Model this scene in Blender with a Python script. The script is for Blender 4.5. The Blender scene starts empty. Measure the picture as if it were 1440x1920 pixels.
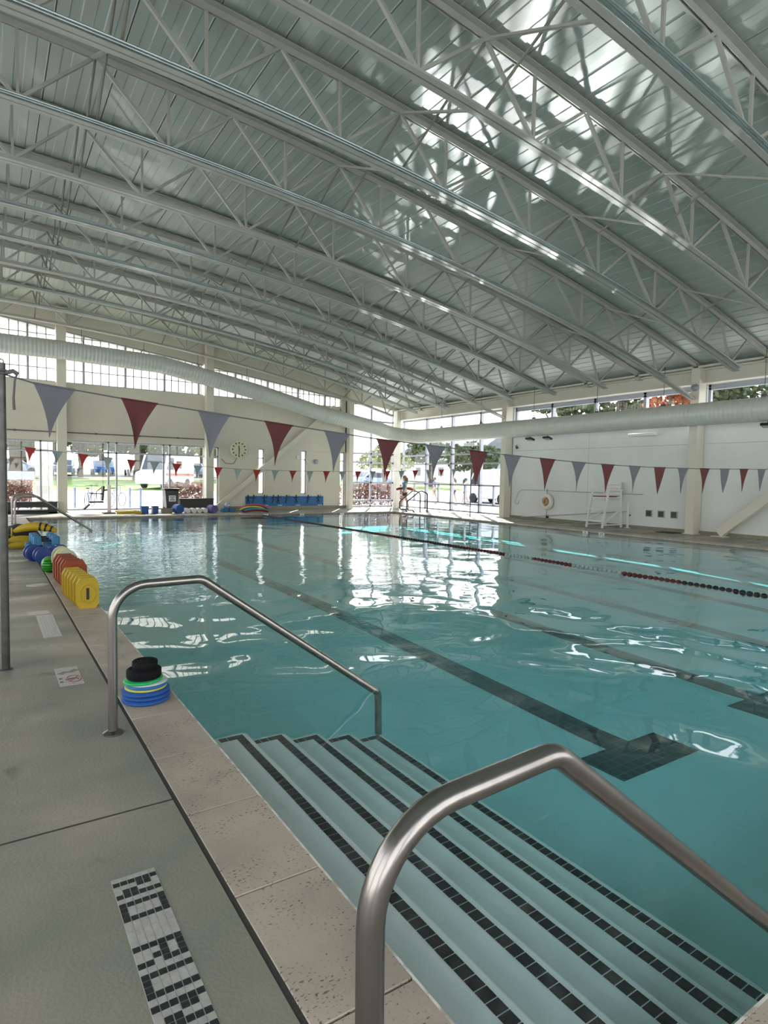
import bpy, bmesh, math, random
from mathutils import Vector, Matrix
random.seed(7)
PI = math.pi
scn = bpy.context.scene
col = scn.collection

# ------------------------------------------------------------------ camera
F_PX, YAW, PITCH, ROLL, EYE = 1140.0, 0.5798, 0.05514, 0.01827, 1.5
cy_, sy_ = math.cos(YAW), math.sin(YAW)
fwd = Vector((sy_*math.cos(PITCH), cy_*math.cos(PITCH), -math.sin(PITCH)))
rgt = Vector((cy_, -sy_, 0)); upv = rgt.cross(fwd)
c_, s_ = math.cos(ROLL), math.sin(ROLL)
r2 = c_*rgt + s_*upv; u2 = -s_*rgt + c_*upv
cam = bpy.data.cameras.new('camera'); camo = bpy.data.objects.new('camera', cam); col.objects.link(camo)
cam.sensor_fit = 'HORIZONTAL'; cam.sensor_width = 36; cam.lens = 36*F_PX/1440
cam.clip_start = .05; cam.clip_end = 600
m4 = Matrix((r2, u2, -fwd)).transposed().to_4x4(); m4.translation = Vector((0, 0, EYE))
camo.matrix_world = m4
scn.camera = camo

# ------------------------------------------------------------------ view, world, sun
scn.view_settings.view_transform = 'Standard'; scn.view_settings.look = 'None'
scn.view_settings.gamma = 1; scn.view_settings.use_curve_mapping = False
scn.view_settings.exposure = 0.25
SKY, SUN, GLINT = 3.4, 11.0, 1.6
cyc = scn.cycles
cyc.max_bounces = 8; cyc.adaptive_threshold = .015; cyc.diffuse_bounces = 4; cyc.glossy_bounces = 4; cyc.transmission_bounces = 6
cyc.transparent_max_bounces = 24; cyc.caustics_reflective = False; cyc.caustics_refractive = False
cyc.sample_clamp_indirect = 6; cyc.use_denoising = True

w = bpy.data.worlds.new('sky'); scn.world = w; w.use_nodes = True
nt = w.node_tree; nt.nodes.clear()
o_ = nt.nodes.new('ShaderNodeOutputWorld'); b_ = nt.nodes.new('ShaderNodeBackground')
tc = nt.nodes.new('ShaderNodeTexCoord'); sx = nt.nodes.new('ShaderNodeSeparateXYZ')
rp = nt.nodes.new('ShaderNodeValToRGB')
rp.color_ramp.elements[0].position = 0.0; rp.color_ramp.elements[0].color = (1, .965, .91, 1)
rp.color_ramp.elements[1].position = .8; rp.color_ramp.elements[1].color = (.70, .80, 1, 1)
nt.links.new(tc.outputs['Generated'], sx.inputs[0]); nt.links.new(sx.outputs['Z'], rp.inputs[0])
nt.links.new(rp.outputs[0], b_.inputs[0]); b_.inputs[1].default_value = SKY
nt.links.new(b_.outputs[0], o_.inputs[0])

SUN_DIR = Vector((-.571, -.82, -.727)).normalized()
sl = bpy.data.lights.new('sun', 'SUN'); sl.energy = SUN; sl.angle = math.radians(.6); sl.color = (1, .95, .86)
so = bpy.data.objects.new('sun', sl); col.objects.link(so); so.rotation_mode = 'QUATERNION'
so.rotation_quaternion = SUN_DIR.to_track_quat('-Z', 'Y')

def portal(loc, nrm, sx_, sy_2):
    l = bpy.data.lights.new('window_daylight', 'AREA'); l.shape = 'RECTANGLE'; l.size = sx_; l.size_y = sy_2
    l.cycles.is_portal = True
    o = bpy.data.objects.new('window_daylight', l); col.objects.link(o); o.location = loc
    o.rotation_mode = 'QUATERNION'; o.rotation_quaternion = Vector(nrm).to_track_quat('-Z', 'Z'if abs(nrm[2])<.5 else 'Y')
portal((4, 26.4, 1.35), (0, -1, 0), 9, 2.6)
portal((16.2, 26.4, 2.6), (0, -1, 0), 2.6, 5.2)
portal((18.4, 22.1, 2.2), (-1, 0, 0), 7.8, 4.5)
portal((18.4, 7, 3.94), (-1, 0, 0), 22, 1.05)
portal((-6.4, 8, 2.6), (1, 0, 0), 24, 4.6)  # portal at the added left glazing, unseen, for fill light
portal((6, -4.9, 2.6), (0, 1, 0), 20, 4.6)  # portal at the added back glazing, likewise unseen

# ------------------------------------------------------------------ helpers
def link(o): col.objects.link(o); return o
def tag(o, label=None, cat=None, group=None, kind=None):
    if label: o['label'] = label
    if cat: o['category'] = cat
    if group: o['group'] = group
    if kind: o['kind'] = kind
    return o
def thing(name, label, cat, loc, group=None):
    o = bpy.data.objects.new(name, None); o.location = loc; o.empty_display_size = .1
    link(o); return tag(o, label, cat, group)

class MB:
    def __init__(s): s.v = []; s.f = []; s.mi = []; s.cur = 0
    def add(s, vs, fs):
        n = len(s.v); s.v += [tuple(v) for v in vs]
        for f in fs: s.f.append([n+i for i in f]); s.mi.append(s.cur)
    def box(s, a, b):
        x0, y0, z0 = a; x1, y1, z1 = b
        if x0 > x1: x0, x1 = x1, x0
        if y0 > y1: y0, y1 = y1, y0
        if z0 > z1: z0, z1 = z1, z0
        s.add([(x0,y0,z0),(x1,y0,z0),(x1,y1,z0),(x0,y1,z0),(x0,y0,z1),(x1,y0,z1),(x1,y1,z1),(x0,y1,z1)],
              [(3,2,1,0),(4,5,6,7),(0,1,5,4),(1,2,6,5),(2,3,7,6),(3,0,4,7)]); return s
    def cbox(s, c, d, rz=0, rx=0, ry=0):
        R = Matrix.Rotation(rz, 3, 'Z') @ Matrix.Rotation(ry, 3, 'Y') @ Matrix.Rotation(rx, 3, 'X')
        vs = [Vector(c) + R @ Vector((d[0]/2*i, d[1]/2*j, d[2]/2*k)) for k in (-1,1) for j in (-1,1) for i in (-1,1)]
        s.add(vs, [(0,2,3,1),(4,5,7,6),(0,1,5,4),(1,3,7,5),(3,2,6,7),(2,0,4,6)]); return s
    def beam(s, p, q, w_, h_, up=(0,0,1)):
        p = Vector(p); q = Vector(q); d = (q-p).normalized(); u = Vector(up)
        if abs(d.dot(u)) > .98: u = Vector((0,1,0)) if abs(d.y) < .9 else Vector((1,0,0))
        a = d.cross(u).normalized()*w_/2; b = a.cross(d).normalized()*h_/2
        vs = [p-a-b, p+a-b, p+a+b, p-a+b, q-a-b, q+a-b, q+a+b, q-a+b]
        s.add(vs, [(0,1,2,3),(7,6,5,4),(4,5,1,0),(5,6,2,1),(6,7,3,2),(7,4,0,3)]); return s
    def sweep(s, pts, w_, h_, closed=False):   # rectangular bar along a polyline (mitred, up=z)
        pts = [Vector(p) for p in pts]
        rings = []
        for i, p in enumerate(pts):
            d = (pts[min(i+1, len(pts)-1)] - pts[max(i-1, 0)]).normalized()
            a = d.cross(Vector((0,0,1))).normalized()*w_/2; b = a.cross(d).normalized()*h_/2
            rings.append([p-a-b, p+a-b, p+a+b, p-a+b])
        n = len(pts); vs = [v for r in rings for v in r]; fs = []
        for i in range(n-1):
            for j in range(4): fs.append((4*i+j, 4*i+4+j, 4*i+4+(j+1) % 4, 4*i+(j+1) % 4))
        fs.append((0,1,2,3)); fs.append((4*n-1, 4*n-2, 4*n-3, 4*n-4)); s.add(vs, fs); return s
    def tube(s, pts, r, seg=12, caps=True, closed=False):
        pts = [Vector(p) for p in pts]; n = len(pts)
        rr = r if isinstance(r, (list, tuple)) else [r]*n
        prev = None; vs = []
        for i, p in enumerate(pts):
            if closed: d = (pts[(i+1) % n] - pts[i-1]).normalized()
            else: d = (pts[min(i+1, n-1)] - pts[max(i-1, 0)]).normalized()
            if prev is None:
                u = Vector((0,0,1)) if abs(d.z) < .9 else Vector((1,0,0))
                a = d.cross(u).normalized()
            else:
                a = (prev - d*prev.dot(d)).normalized()
            b = d.cross(a); prev = a
            for k in range(seg):
                t = 2*PI*k/seg; vs.append(p + (a*math.cos(t) + b*math.sin(t))*rr[i])
        fs = []
        for i in range(n if closed else n-1):
            i2 = (i+1) % n
            for k in range(seg):
                k2 = (k+1) % seg; fs.append((i*seg+k, i*seg+k2, i2*seg+k2, i2*seg+k))
        if caps and not closed:
            fs.append(tuple(reversed(range(seg)))); fs.append(tuple(range((n-1)*seg, n*seg)))
        s.add(vs, fs); return s
    def lathe(s, prof, c, seg=24, axis='z', sy=1.0, rot=None):
        vs = []; n = len(prof); c = Vector(c)
        for (r, h) in prof:
            for k in range(seg):
                t = 2*PI*k/seg; x, y = r*math.cos(t), r*math.sin(t)*sy
                v = Vector((x, y, h)) if axis == 'z' else Vector((h, x, y)) if axis == 'x' else Vector((y, h, x))
                if rot: v = rot @ v
                vs.append(c+v)
        fs = []
        for i in range(n-1):
            for k in range(seg):
                k2 = (k+1) % seg; fs.append((i*seg+k, i*seg+k2, (i+1)*seg+k2, (i+1)*seg+k))
        if prof[0][0] > 1e-6: fs.append(tuple(reversed(range(seg))))
        if prof[-1][0] > 1e-6: fs.append(tuple(range((n-1)*seg, n*seg)))
        s.add(vs, fs); return s
    def torus(s, c, R_, r, axis='z', seg=32, rs=10, rot=None):
        c = Vector(c); pts = []
        for k in range(seg):
            t = 2*PI*k/seg; x, y = R_*math.cos(t), R_*math.sin(t)
            v = Vector((x,y,0)) if axis == 'z' else Vector((0,x,y)) if axis == 'x' else Vector((x,0,y))
            if rot: v = rot @ v
            pts.append(c+v)
        return s.tube(pts, r, rs, closed=True)
    def prism(s, poly, fn):   # poly: 2-D list; fn(u,v,side)->3-D with side 0/1
        n = len(poly); vs = [fn(u, v, 0) for u, v in poly] + [fn(u, v, 1) for u, v in poly]
        fs = [tuple(reversed(range(n))), tuple(range(n, 2*n))]
        for i in range(n): j = (i+1) % n; fs.append((i, j, n+j, n+i))
        s.add(vs, fs); return s
    def sphere(s, c, r, seg=14, rings=8, sc=(1,1,1)):
        prof = [(max(math.sin(PI*i/rings), 0)*r, -math.cos(PI*i/rings)*r) for i in range(rings+1)]
        n0 = len(s.v); s.lathe([(max(a, 1e-4), b) for a, b in prof], (0,0,0), seg)
        for i in range(n0, len(s.v)):
            v = s.v[i]; s.v[i] = (v[0]*sc[0]+c[0], v[1]*sc[1]+c[1], v[2]*sc[2]+c[2])
        return s
    def build(s, name, mats, parent=None, smooth=35, label=None, bevel=0, loc=None):
        me = bpy.data.meshes.new(name)
        off = Vector(parent_world(parent)) if parent else Vector(loc) if loc else Vector((0,0,0))
        me.from_pydata([Vector(v)-off for v in s.v], [], s.f)
        if not isinstance(mats, (list, tuple)): mats = [mats]
        for m in mats: me.materials.append(m)
        me.polygons.foreach_set('material_index', s.mi)
        bm = bmesh.new(); bm.from_mesh(me); bmesh.ops.recalc_face_normals(bm, faces=bm.faces); bm.to_mesh(me); bm.free()
        if smooth:
            me.polygons.foreach_set('use_smooth', [True]*len(me.polygons)); me.set_sharp_from_angle(angle=math.radians(smooth))
        o = bpy.data.objects.new(name, me); link(o)
        if parent: o.parent = parent
        elif loc: o.location = loc
        if bevel:
            b = o.modifiers.new('edge', 'BEVEL'); b.width = bevel; b.segments = 2; b.limit_method = 'ANGLE'
        if label: o['label'] = label
        return o
def parent_world(p):
    v = Vector(p.location)
    while p.parent: p = p.parent; v += Vector(p.location)
    return v
def struct(name, mb, m, parent=None, **k):
    o = mb.build(name, m, parent, **k)
    if not parent: o['kind'] = 'structure'
    return o
def arc(c, a0, a1, r, u, v, n=8):
    c = Vector(c); u = Vector(u); v = Vector(v)
    return [c + (u*math.cos(a0+(a1-a0)*i/n) + v*math.sin(a0+(a1-a0)*i/n))*r for i in range(n+1)]
def fillet(pts, rad, n=7):
    pts = [Vector(p) for p in pts]; out = [pts[0]]
    for i in range(1, len(pts)-1):
        p = pts[i]; a = (pts[i-1]-p); b = (pts[i+1]-p); la, lb = a.length, b.length; a.normalize(); b.normalize()
        ang = a.angle(b); r = rad[i-1] if isinstance(rad, (list, tuple)) else rad
        t = min(r/math.tan(ang/2), la*.49, lb*.49); r = t*math.tan(ang/2)
        p0 = p+a*t; p1 = p+b*t; cen = p + (a+b).normalized()*(r/math.sin(ang/2))
        v0 = (p0-cen); v1 = (p1-cen); tot = v0.angle(v1); ax = v0.cross(v1).normalized()
        for k in range(n+1): out.append(cen + Matrix.Rotation(tot*k/n, 3, ax) @ v0)
    out.append(pts[-1]); return out

# ------------------------------------------------------------------ materials
def mat(name, c, rough=.6, metal=0, var=0, scale=4, c2=None, bump=0, bscale=40, spec=.5, stretch=(1,1,1), lo=.35, hi=.7, detail=5):
    m = bpy.data.materials.new(name); m.use_nodes = True; t = m.node_tree; p = t.nodes['Principled BSDF']
    p.inputs['Base Color'].default_value = (*c, 1); p.inputs['Roughness'].default_value = rough
    p.inputs['Metallic'].default_value = metal; p.inputs['Specular IOR Level'].default_value = spec
    if var or c2 or bump:
        tcn = t.nodes.new('ShaderNodeTexCoord'); mp = t.nodes.new('ShaderNodeMapping'); mp.inputs['Scale'].default_value = stretch
        t.links.new(tcn.outputs['Object'], mp.inputs[0])
    if var or c2:
        nz = t.nodes.new('ShaderNodeTexNoise'); nz.inputs['Scale'].default_value = scale; nz.inputs['Detail'].default_value = detail
        t.links.new(mp.outputs[0], nz.inputs['Vector'])
        r = t.nodes.new('ShaderNodeValToRGB'); r.color_ramp.elements[0].position = lo; r.color_ramp.elements[1].position = hi
        cc = c2 or tuple(x*(1-var) for x in c)
        r.color_ramp.elements[0].color = (*cc, 1); r.color_ramp.elements[1].color = (*c, 1)
        t.links.new(nz.outputs['Fac'], r.inputs[0]); t.links.new(r.outputs[0], p.inputs['Base Color'])
    if bump:
        nb = t.nodes.new('ShaderNodeTexNoise'); nb.inputs['Scale'].default_value = bscale; nb.inputs['Detail'].default_value = 3
        t.links.new(mp.outputs[0], nb.inputs['Vector'])
        bn = t.nodes.new('ShaderNodeBump'); bn.inputs['Strength'].default_value = bump; bn.inputs['Distance'].default_value = .01
        t.links.new(nb.outputs['Fac'], bn.inputs['Height']); t.links.new(bn.outputs[0], p.inputs['Normal'])
    return m
def deck_material():
    m = mat('sealed_concrete', (.39,.335,.265), .55, c2=(.21,.215,.172), scale=1.0, bump=.25, bscale=70)
    t = m.node_tree; p = t.nodes['Principled BSDF']; r = p.inputs['Base Color'].links[0].from_node
    tcn = [n for n in t.nodes if n.type == 'TEX_COORD'][0]
    nz = t.nodes.new('ShaderNodeTexNoise'); nz.inputs['Scale'].default_value = 2.3; nz.inputs['Detail'].default_value = 3; nz.inputs['Distortion'].default_value = .6
    t.links.new(tcn.outputs['Object'], nz.inputs['Vector'])
    r2_ = t.nodes.new('ShaderNodeValToRGB'); r2_.color_ramp.elements[0].position = .66; r2_.color_ramp.elements[1].position = .72
    r2_.color_ramp.elements[0].color = (1,1,1,1); r2_.color_ramp.elements[1].color = (.62,.64,.6,1)
    mx = t.nodes.new('ShaderNodeMixRGB'); mx.blend_type = 'MULTIPLY'; mx.inputs[0].default_value = 1
    t.links.new(nz.outputs['Fac'], r2_.inputs[0]); t.links.new(r.outputs[0], mx.inputs[1]); t.links.new(r2_.outputs[0], mx.inputs[2])
    t.links.new(mx.outputs[0], p.inputs['Base Color'])
    rr = t.nodes.new('ShaderNodeMapRange'); rr.inputs[1].default_value = .35; rr.inputs[2].default_value = .65; rr.inputs[3].default_value = .24; rr.inputs[4].default_value = .72
    nz2 = t.nodes.new('ShaderNodeTexNoise'); nz2.inputs['Scale'].default_value = .9; mp2 = t.nodes.new('ShaderNodeMapping'); mp2.inputs['Scale'].default_value = (.5, 2.2, 1)
    t.links.new(tcn.outputs['Object'], mp2.inputs[0]); t.links.new(mp2.outputs[0], nz2.inputs['Vector']); t.links.new(nz2.outputs['Fac'], rr.inputs[0]); t.links.new(rr.outputs[0], p.inputs['Roughness'])
    return m
def travertine():
    m = mat('travertine', (.54,.44,.36), .6, c2=(.37,.31,.25), scale=2.2, bump=.15, bscale=60)
    t = m.node_tree; p = t.nodes['Principled BSDF']; r = p.inputs['Base Color'].links[0].from_node
    tcn = [n for n in t.nodes if n.type == 'TEX_COORD'][0]
    mp = t.nodes.new('ShaderNodeMapping'); mp.inputs['Scale'].default_value = (1, 1.6, 1)
    nz = t.nodes.new('ShaderNodeTexNoise'); nz.inputs['Scale'].default_value = 70; nz.inputs['Detail'].default_value = 2
    nz2 = t.nodes.new('ShaderNodeTexNoise'); nz2.inputs['Scale'].default_value = 5
    ad = t.nodes.new('ShaderNodeMath'); ad.operation = 'MULTIPLY_ADD'; ad.inputs[1].default_value = .45
    t.links.new(tcn.outputs['Object'], mp.inputs[0]); t.links.new(mp.outputs[0], nz.inputs['Vector']); t.links.new(tcn.outputs['Object'], nz2.inputs['Vector'])
    t.links.new(nz2.outputs['Fac'], ad.inputs[0]); t.links.new(nz.outputs['Fac'], ad.inputs[2])
    rp_ = t.nodes.new('ShaderNodeValToRGB'); rp_.color_ramp.elements[0].position = .86; rp_.color_ramp.elements[1].position = .91
    rp_.color_ramp.elements[0].color = (1,1,1,1); rp_.color_ramp.elements[1].color = (.35,.32,.29,1)
    mx = t.nodes.new('ShaderNodeMixRGB'); mx.blend_type = 'MULTIPLY'; mx.inputs[0].default_value = 1
    t.links.new(ad.outputs[0], rp_.inputs[0]); t.links.new(r.outputs[0], mx.inputs[1]); t.links.new(rp_.outputs[0], mx.inputs[2])
    t.links.new(mx.outputs[0], p.inputs['Base Color']); return m
def tile_mat(name, c, grout, size, vertical=False, var=.3):
    m = mat(name, c, .25); t = m.node_tree; p = t.nodes['Principled BSDF']
    tcn = t.nodes.new('ShaderNodeTexCoord'); br = t.nodes.new('ShaderNodeTexBrick')
    br.offset = 0; br.inputs['Scale'].default_value = 1; br.inputs['Brick Width'].default_value = size; br.inputs['Row Height'].default_value = size
    br.inputs['Mortar Size'].default_value = size*.045; br.inputs['Color1'].default_value = (*c, 1)
    br.inputs['Color2'].default_value = (*[x*(1+var*3) for x in c], 1); br.inputs['Mortar'].default_value = (*grout, 1)
    if vertical:
        sp = t.nodes.new('ShaderNodeSeparateXYZ'); ad = t.nodes.new('ShaderNodeMath'); cb = t.nodes.new('ShaderNodeCombineXYZ')
        t.links.new(tcn.outputs['Object'], sp.inputs[0]); t.links.new(sp.outputs[0], ad.inputs[0]); t.links.new(sp.outputs[1], ad.inputs[1])
        t.links.new(ad.outputs[0], cb.inputs[0]); t.links.new(sp.outputs[2], cb.inputs[1]); t.links.new(cb.outputs[0], br.inputs['Vector'])
    else: t.links.new(tcn.outputs['Object'], br.inputs['Vector'])
    t.links.new(br.outputs['Color'], p.inputs['Base Color']); return m
def water_material():
    m = bpy.data.materials.new('pool_water'); m.use_nodes = True; t = m.node_tree; t.nodes.clear(); N = t.nodes.new; L = t.links.new
    out = N('ShaderNodeOutputMaterial'); mix = N('ShaderNodeMixShader'); tr = N('ShaderNodeBsdfTransparent'); gl = N('ShaderNodeBsdfGlossy')
    tr.inputs[0].default_value = (.97,.99,.985,1); gl.inputs['Roughness'].default_value = .012; gl.inputs['Color'].default_value = (1,1,1,1)
    fr = N('ShaderNodeFresnel'); geo = N('ShaderNodeNewGeometry'); io = N('ShaderNodeMapRange'); io.inputs[3].default_value = 1.45; io.inputs[4].default_value = 1/1.45
    L(geo.outputs['Backfacing'], io.inputs[0]); L(io.outputs[0], fr.inputs[0])   # same reflectance seen from above and below
    tcn = N('ShaderNodeTexCoord')
    def noise(scale, detail, dist=0, stretch=(1,1,1), rough=.5):
        mp = N('ShaderNodeMapping'); mp.inputs['Scale'].default_value = stretch; n = N('ShaderNodeTexNoise')
        n.inputs['Scale'].default_value = scale; n.inputs['Detail'].default_value = detail; n.inputs['Distortion'].default_value = dist; n.inputs['Roughness'].default_value = rough
        L(tcn.outputs['Object'], mp.inputs[0]); L(mp.outputs[0], n.inputs['Vector']); return n.outputs['Fac']
    def math_(op, a, b):
        n = N('ShaderNodeMath'); n.operation = op
        for i, x in enumerate((a, b)):
            if isinstance(x, (int, float)): n.inputs[i].default_value = x
            else: L(x, n.inputs[i])
        return n.outputs[0]
    big = noise(.75, 1.0, .35); mid = noise(2.3, 1, .3); fine = noise(9, 2, 0, (.4, 1.2, 1))
    mask = noise(.16, 1); mr = N('ShaderNodeMapRange'); mr.inputs[1].default_value = .42; mr.inputs[2].default_value = .6; L(mask, mr.inputs[0])
    sep = N('ShaderNodeSeparateXYZ'); L(tcn.outputs['Object'], sep.inputs[0])
    near = N('ShaderNodeMapRange'); near.inputs[1].default_value = 11; near.inputs[2].default_value = 5; near.inputs[3].default_value = .22; near.inputs[4].default_value = 1; L(sep.outputs[1], near.inputs[0])
    left = N('ShaderNodeMapRange'); left.inputs[1].default_value = 9; left.inputs[2].default_value = 4; left.inputs[3].default_value = .12; left.inputs[4].default_value = 1; L(sep.outputs[0], left.inputs[0])
    fary = N('ShaderNodeMapRange'); fary.inputs[1].default_value = 6.5; fary.inputs[2].default_value = 9; L(sep.outputs[1], fary.inputs[0])
    h = math_('MULTIPLY', math_('ADD', math_('MULTIPLY', big, .075), math_('MULTIPLY', mid, .007)), near.outputs[0])
    h = math_('ADD', h, math_('MULTIPLY', math_('MULTIPLY', fine, .0075), math_('MULTIPLY', left.outputs[0], fary.outputs[0])))
    h = math_('ADD', h, math_('MULTIPLY', noise(5, 1), .0007))
    bp = N('ShaderNodeBump'); bp.inputs['Strength'].default_value = 1; bp.inputs['Distance'].default_value = 1
    L(h, bp.inputs['Height']); L(bp.outputs[0], gl.inputs['Normal']); L(bp.outputs[0], fr.inputs['Normal'])
    L(fr.outputs[0], mix.inputs[0]); L(tr.outputs[0], mix.inputs[1]); L(gl.outputs[0], mix.inputs[2]); L(mix.outputs[0], out.inputs['Surface'])
    ab = N('ShaderNodeVolumeAbsorption'); ab.inputs['Color'].default_value = (.20,.90,.965,1); ab.inputs['Density'].default_value = .36
    L(ab.outputs[0], out.inputs['Volume']); return m
def frosted_material():
    m = bpy.data.materials.new('translucent_white_panel'); m.use_nodes = True; t = m.node_tree; t.nodes.clear()
    out = t.nodes.new('ShaderNodeOutputMaterial'); mix = t.nodes.new('ShaderNodeMixShader'); tl = t.nodes.new('ShaderNodeBsdfTranslucent'); df = t.nodes.new('ShaderNodeBsdfDiffuse')
    tl.inputs[0].default_value = (.56,.545,.50,1); df.inputs[0].default_value = (.8,.79,.76,1); mix.inputs[0].default_value = .3
    t.links.new(tl.outputs[0], mix.inputs[1]); t.links.new(df.outputs[0], mix.inputs[2]); t.links.new(mix.outputs[0], out.inputs['Surface']); return m
def glass_material():
    m = bpy.data.materials.new('window_glass'); m.use_nodes = True; t = m.node_tree; t.nodes.clear()
    out = t.nodes.new('ShaderNodeOutputMaterial'); mix = t.nodes.new('ShaderNodeMixShader'); tr = t.nodes.new('ShaderNodeBsdfTransparent')
    gl = t.nodes.new('ShaderNodeBsdfGlossy'); gl.inputs['Roughness'].default_value = .02; tr.inputs[0].default_value = (.97,.985,.98,1); mix.inputs[0].default_value = .05
    t.links.new(tr.outputs[0], mix.inputs[1]); t.links.new(gl.outputs[0], mix.inputs[2]); t.links.new(mix.outputs[0], out.inputs['Surface']); return m

M = dict(
    deck=deck_material(), trav=travertine(), joint=mat('dark_joint_sealant', (.05,.048,.042), .8),
    wall=mat('painted_concrete_panel', (.84,.86,.85), .7, c2=(.77,.79,.775), scale=.8, bump=.1, bscale=25),
    scale=mat('pale_mineral_deposit', (.70,.68,.62), .8, c2=(.42,.37,.31), scale=14, lo=.4, hi=.55), coil=mat('black_webbing', (.006,.006,.007), .8, spec=.2),
    wallfar=mat('warm_painted_panel', (.73,.685,.585), .7, c2=(.67,.63,.54), scale=.8, bump=.1, bscale=25),
    cream=mat('cream_painted_steel', (.74,.70,.60), .45, var=.06, scale=2), truss=mat('off_white_painted_truss', (.50,.485,.425), .42, var=.08, scale=3),
    galv=mat('galvanised_conduit', (.42,.47,.46), .30, .7, var=.15, scale=5), roof=mat('painted_metal_deck', (.45,.485,.435), .36, var=.05, scale=1.5, spec=.6),
    curb=mat('olive_concrete_curb', (.30,.285,.22), .8, var=.15), steel=mat('brushed_stainless', (.34,.31,.29), .25, 1, var=.12, scale=30, stretch=(1,1,.15)),
    post=mat('weathered_steel_post', (.115,.11,.108), .38, .6, var=.35, scale=14), plaster=mat('pool_plaster', (.63,.70,.685), .6, var=.06, scale=2),
    tile=tile_mat('black_pool_tile', (.020,.024,.028), (.13,.15,.15), .105), wtile=tile_mat('blue_waterline_tile', (.02,.06,.08), (.12,.2,.2), .075, True),
    btile=mat('black_step_tile', (.014,.015,.018), .22, var=.5, scale=12), water=water_material(), glass=glass_material(), frost=frosted_material(),
    alum=mat('clear_aluminium', (.36,.37,.42), .4, .3), duct=mat('painted_spiral_duct', (.70,.70,.64), .42, .1, var=.05), grey=mat('pennant_grey', (.135,.14,.165), .7),
    maroon=mat('pennant_maroon', (.105,.017,.02), .7), red=mat('pennant_red', (.40,.035,.03), .7), lgrey=mat('pennant_pale_grey', (.33,.40,.39), .7),
    rope=mat('grey_rope', (.13,.125,.13), .8), black=mat('black_plastic', (.012,.012,.013), .4), white=mat('white_plastic', (.80,.80,.78), .35),
    yellow=mat('yellow_foam', (.53,.36,.015), .5, var=.1), orange=mat('orange_red_foam', (.30,.055,.018), .65, var=.1), pale=mat('pale_yellow_foam', (.66,.66,.30), .6),
    palegrey=mat('pale_grey_foam', (.55,.55,.46), .7), blue=mat('royal_blue_foam', (.02,.10,.36), .55, var=.1), navy=mat('dark_blue_plastic', (.008,.035,.20), .4), lblue=mat('sky_blue_foam', (.05,.22,.42), .6, var=.15),
    green=mat('bright_green_plastic', (.03,.27,.02), .3), bgreen=mat('ring_green', (.02,.42,.12), .4), ringy=mat('ring_yellow', (.62,.60,.12), .4), ringw=mat('ring_white', (.66,.68,.66), .4), ringb=mat('ring_blue', (.02,.15,.42), .4),
    dgrey=mat('charcoal_bench', (.045,.042,.045), .6), lmark=mat('pale_mosaic_tile', (.50,.47,.44), .3, var=.2, scale=30, bump=.05), dmark=mat('dark_mosaic_tile', (.035,.035,.04), .3, var=.4, scale=30), gmark=mat('mosaic_grout', (.56,.53,.48), .8),
    rmark=mat('red_ceramic_glaze', (.35,.05,.04), .3), wchair=mat('white_painted_wood', (.84,.84,.81), .5), pole=mat('pale_grey_pole', (.55,.56,.54), .35, .2),
    banner=mat('blue_banner_vinyl', (.03,.16,.42), .5, var=.15, scale=2), purple=mat('violet_foam', (.12,.10,.32), .6), pink=mat('pink_noodle_foam', (.55,.10,.18), .7), teal=mat('teal_noodle_foam', (.06,.36,.36), .7), crimson=mat('crimson_vinyl', (.26,.01,.02), .4),
    clockface=mat('clock_face_cream', (.70,.66,.46), .4), skin=mat('skin', (.62,.36,.26), .5), hair=mat('light_brown_hair', (.16,.09,.04), .6), shirt=mat('teal_swim_shirt', (.02,.22,.32), .6), shorts=mat('black_shorts', (.015,.015,.02), .7), shoe=mat('white_trainer', (.8,.8,.8), .5),
    buoy=mat('white_buoy_vinyl', (.80,.79,.73), .4), tan=mat('orange_buoy_rope', (.55,.30,.10), .8),
    grass=mat('lawn_grass', (.20,.30,.06), .9, c2=(.11,.17,.04), scale=1.2, bump=.5, bscale=20), paving=mat('pale_plaza_concrete', (.76,.75,.71), .8, var=.08, scale=1), asphalt=mat('asphalt', (.10,.10,.105), .85, var=.15),
    bark=mat('tree_bark', (.10,.075,.055), .9, var=.4, scale=6, bump=.6, bscale=14), leaf=mat('dark_green_foliage', (.075,.11,.035), .7, c2=(.03,.05,.018), scale=3), leaf2=mat('yellow_green_foliage', (.24,.26,.07), .7, c2=(.10,.13,.03), scale=3),
    leaf3=mat('orange_foliage', (.55,.16,.04), .7, c2=(.30,.08,.03), scale=3),
    hedge=mat('russet_hedge_leaves', (.30,.12,.085), .7, c2=(.14,.06,.045), scale=6), car1=mat('silver_blue_car_paint', (.36,.44,.60), .25, .4), car2=mat('white_car_paint', (.75,.76,.80), .3), car3=mat('blue_car_paint', (.05,.16,.42), .25), tyre=mat('tyre_rubber', (.02,.02,.02), .8), cglass=mat('car_window', (.03,.035,.045), .1),
    house=mat('pale_blue_siding', (.42,.48,.60), .7, var=.06), hroof=mat('grey_shingle_roof', (.20,.21,.25), .85, var=.2, scale=8), stucco=mat('white_stucco', (.80,.78,.76), .8, var=.04), bike=mat('blue_grey_bike_metal', (.18,.22,.38), .4, .5), mat_=mat('black_rubber_mat', (.012,.012,.012), .7),
)
ZT = lambda x: 7.70 - .04*x - .0065*x*x      # top-chord line
ZB = lambda x: 6.72 - .02*x - .0075*x*x      # bottom-chord line
XL, XR, YN, YF = -6.0, 18.0, -4.5, 26.0
PX0, PX1, PY0, PY1 = 1.06, 15.62, .80, 23.05   # pool opening (coping inner edge)
WZ = -.06

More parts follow.
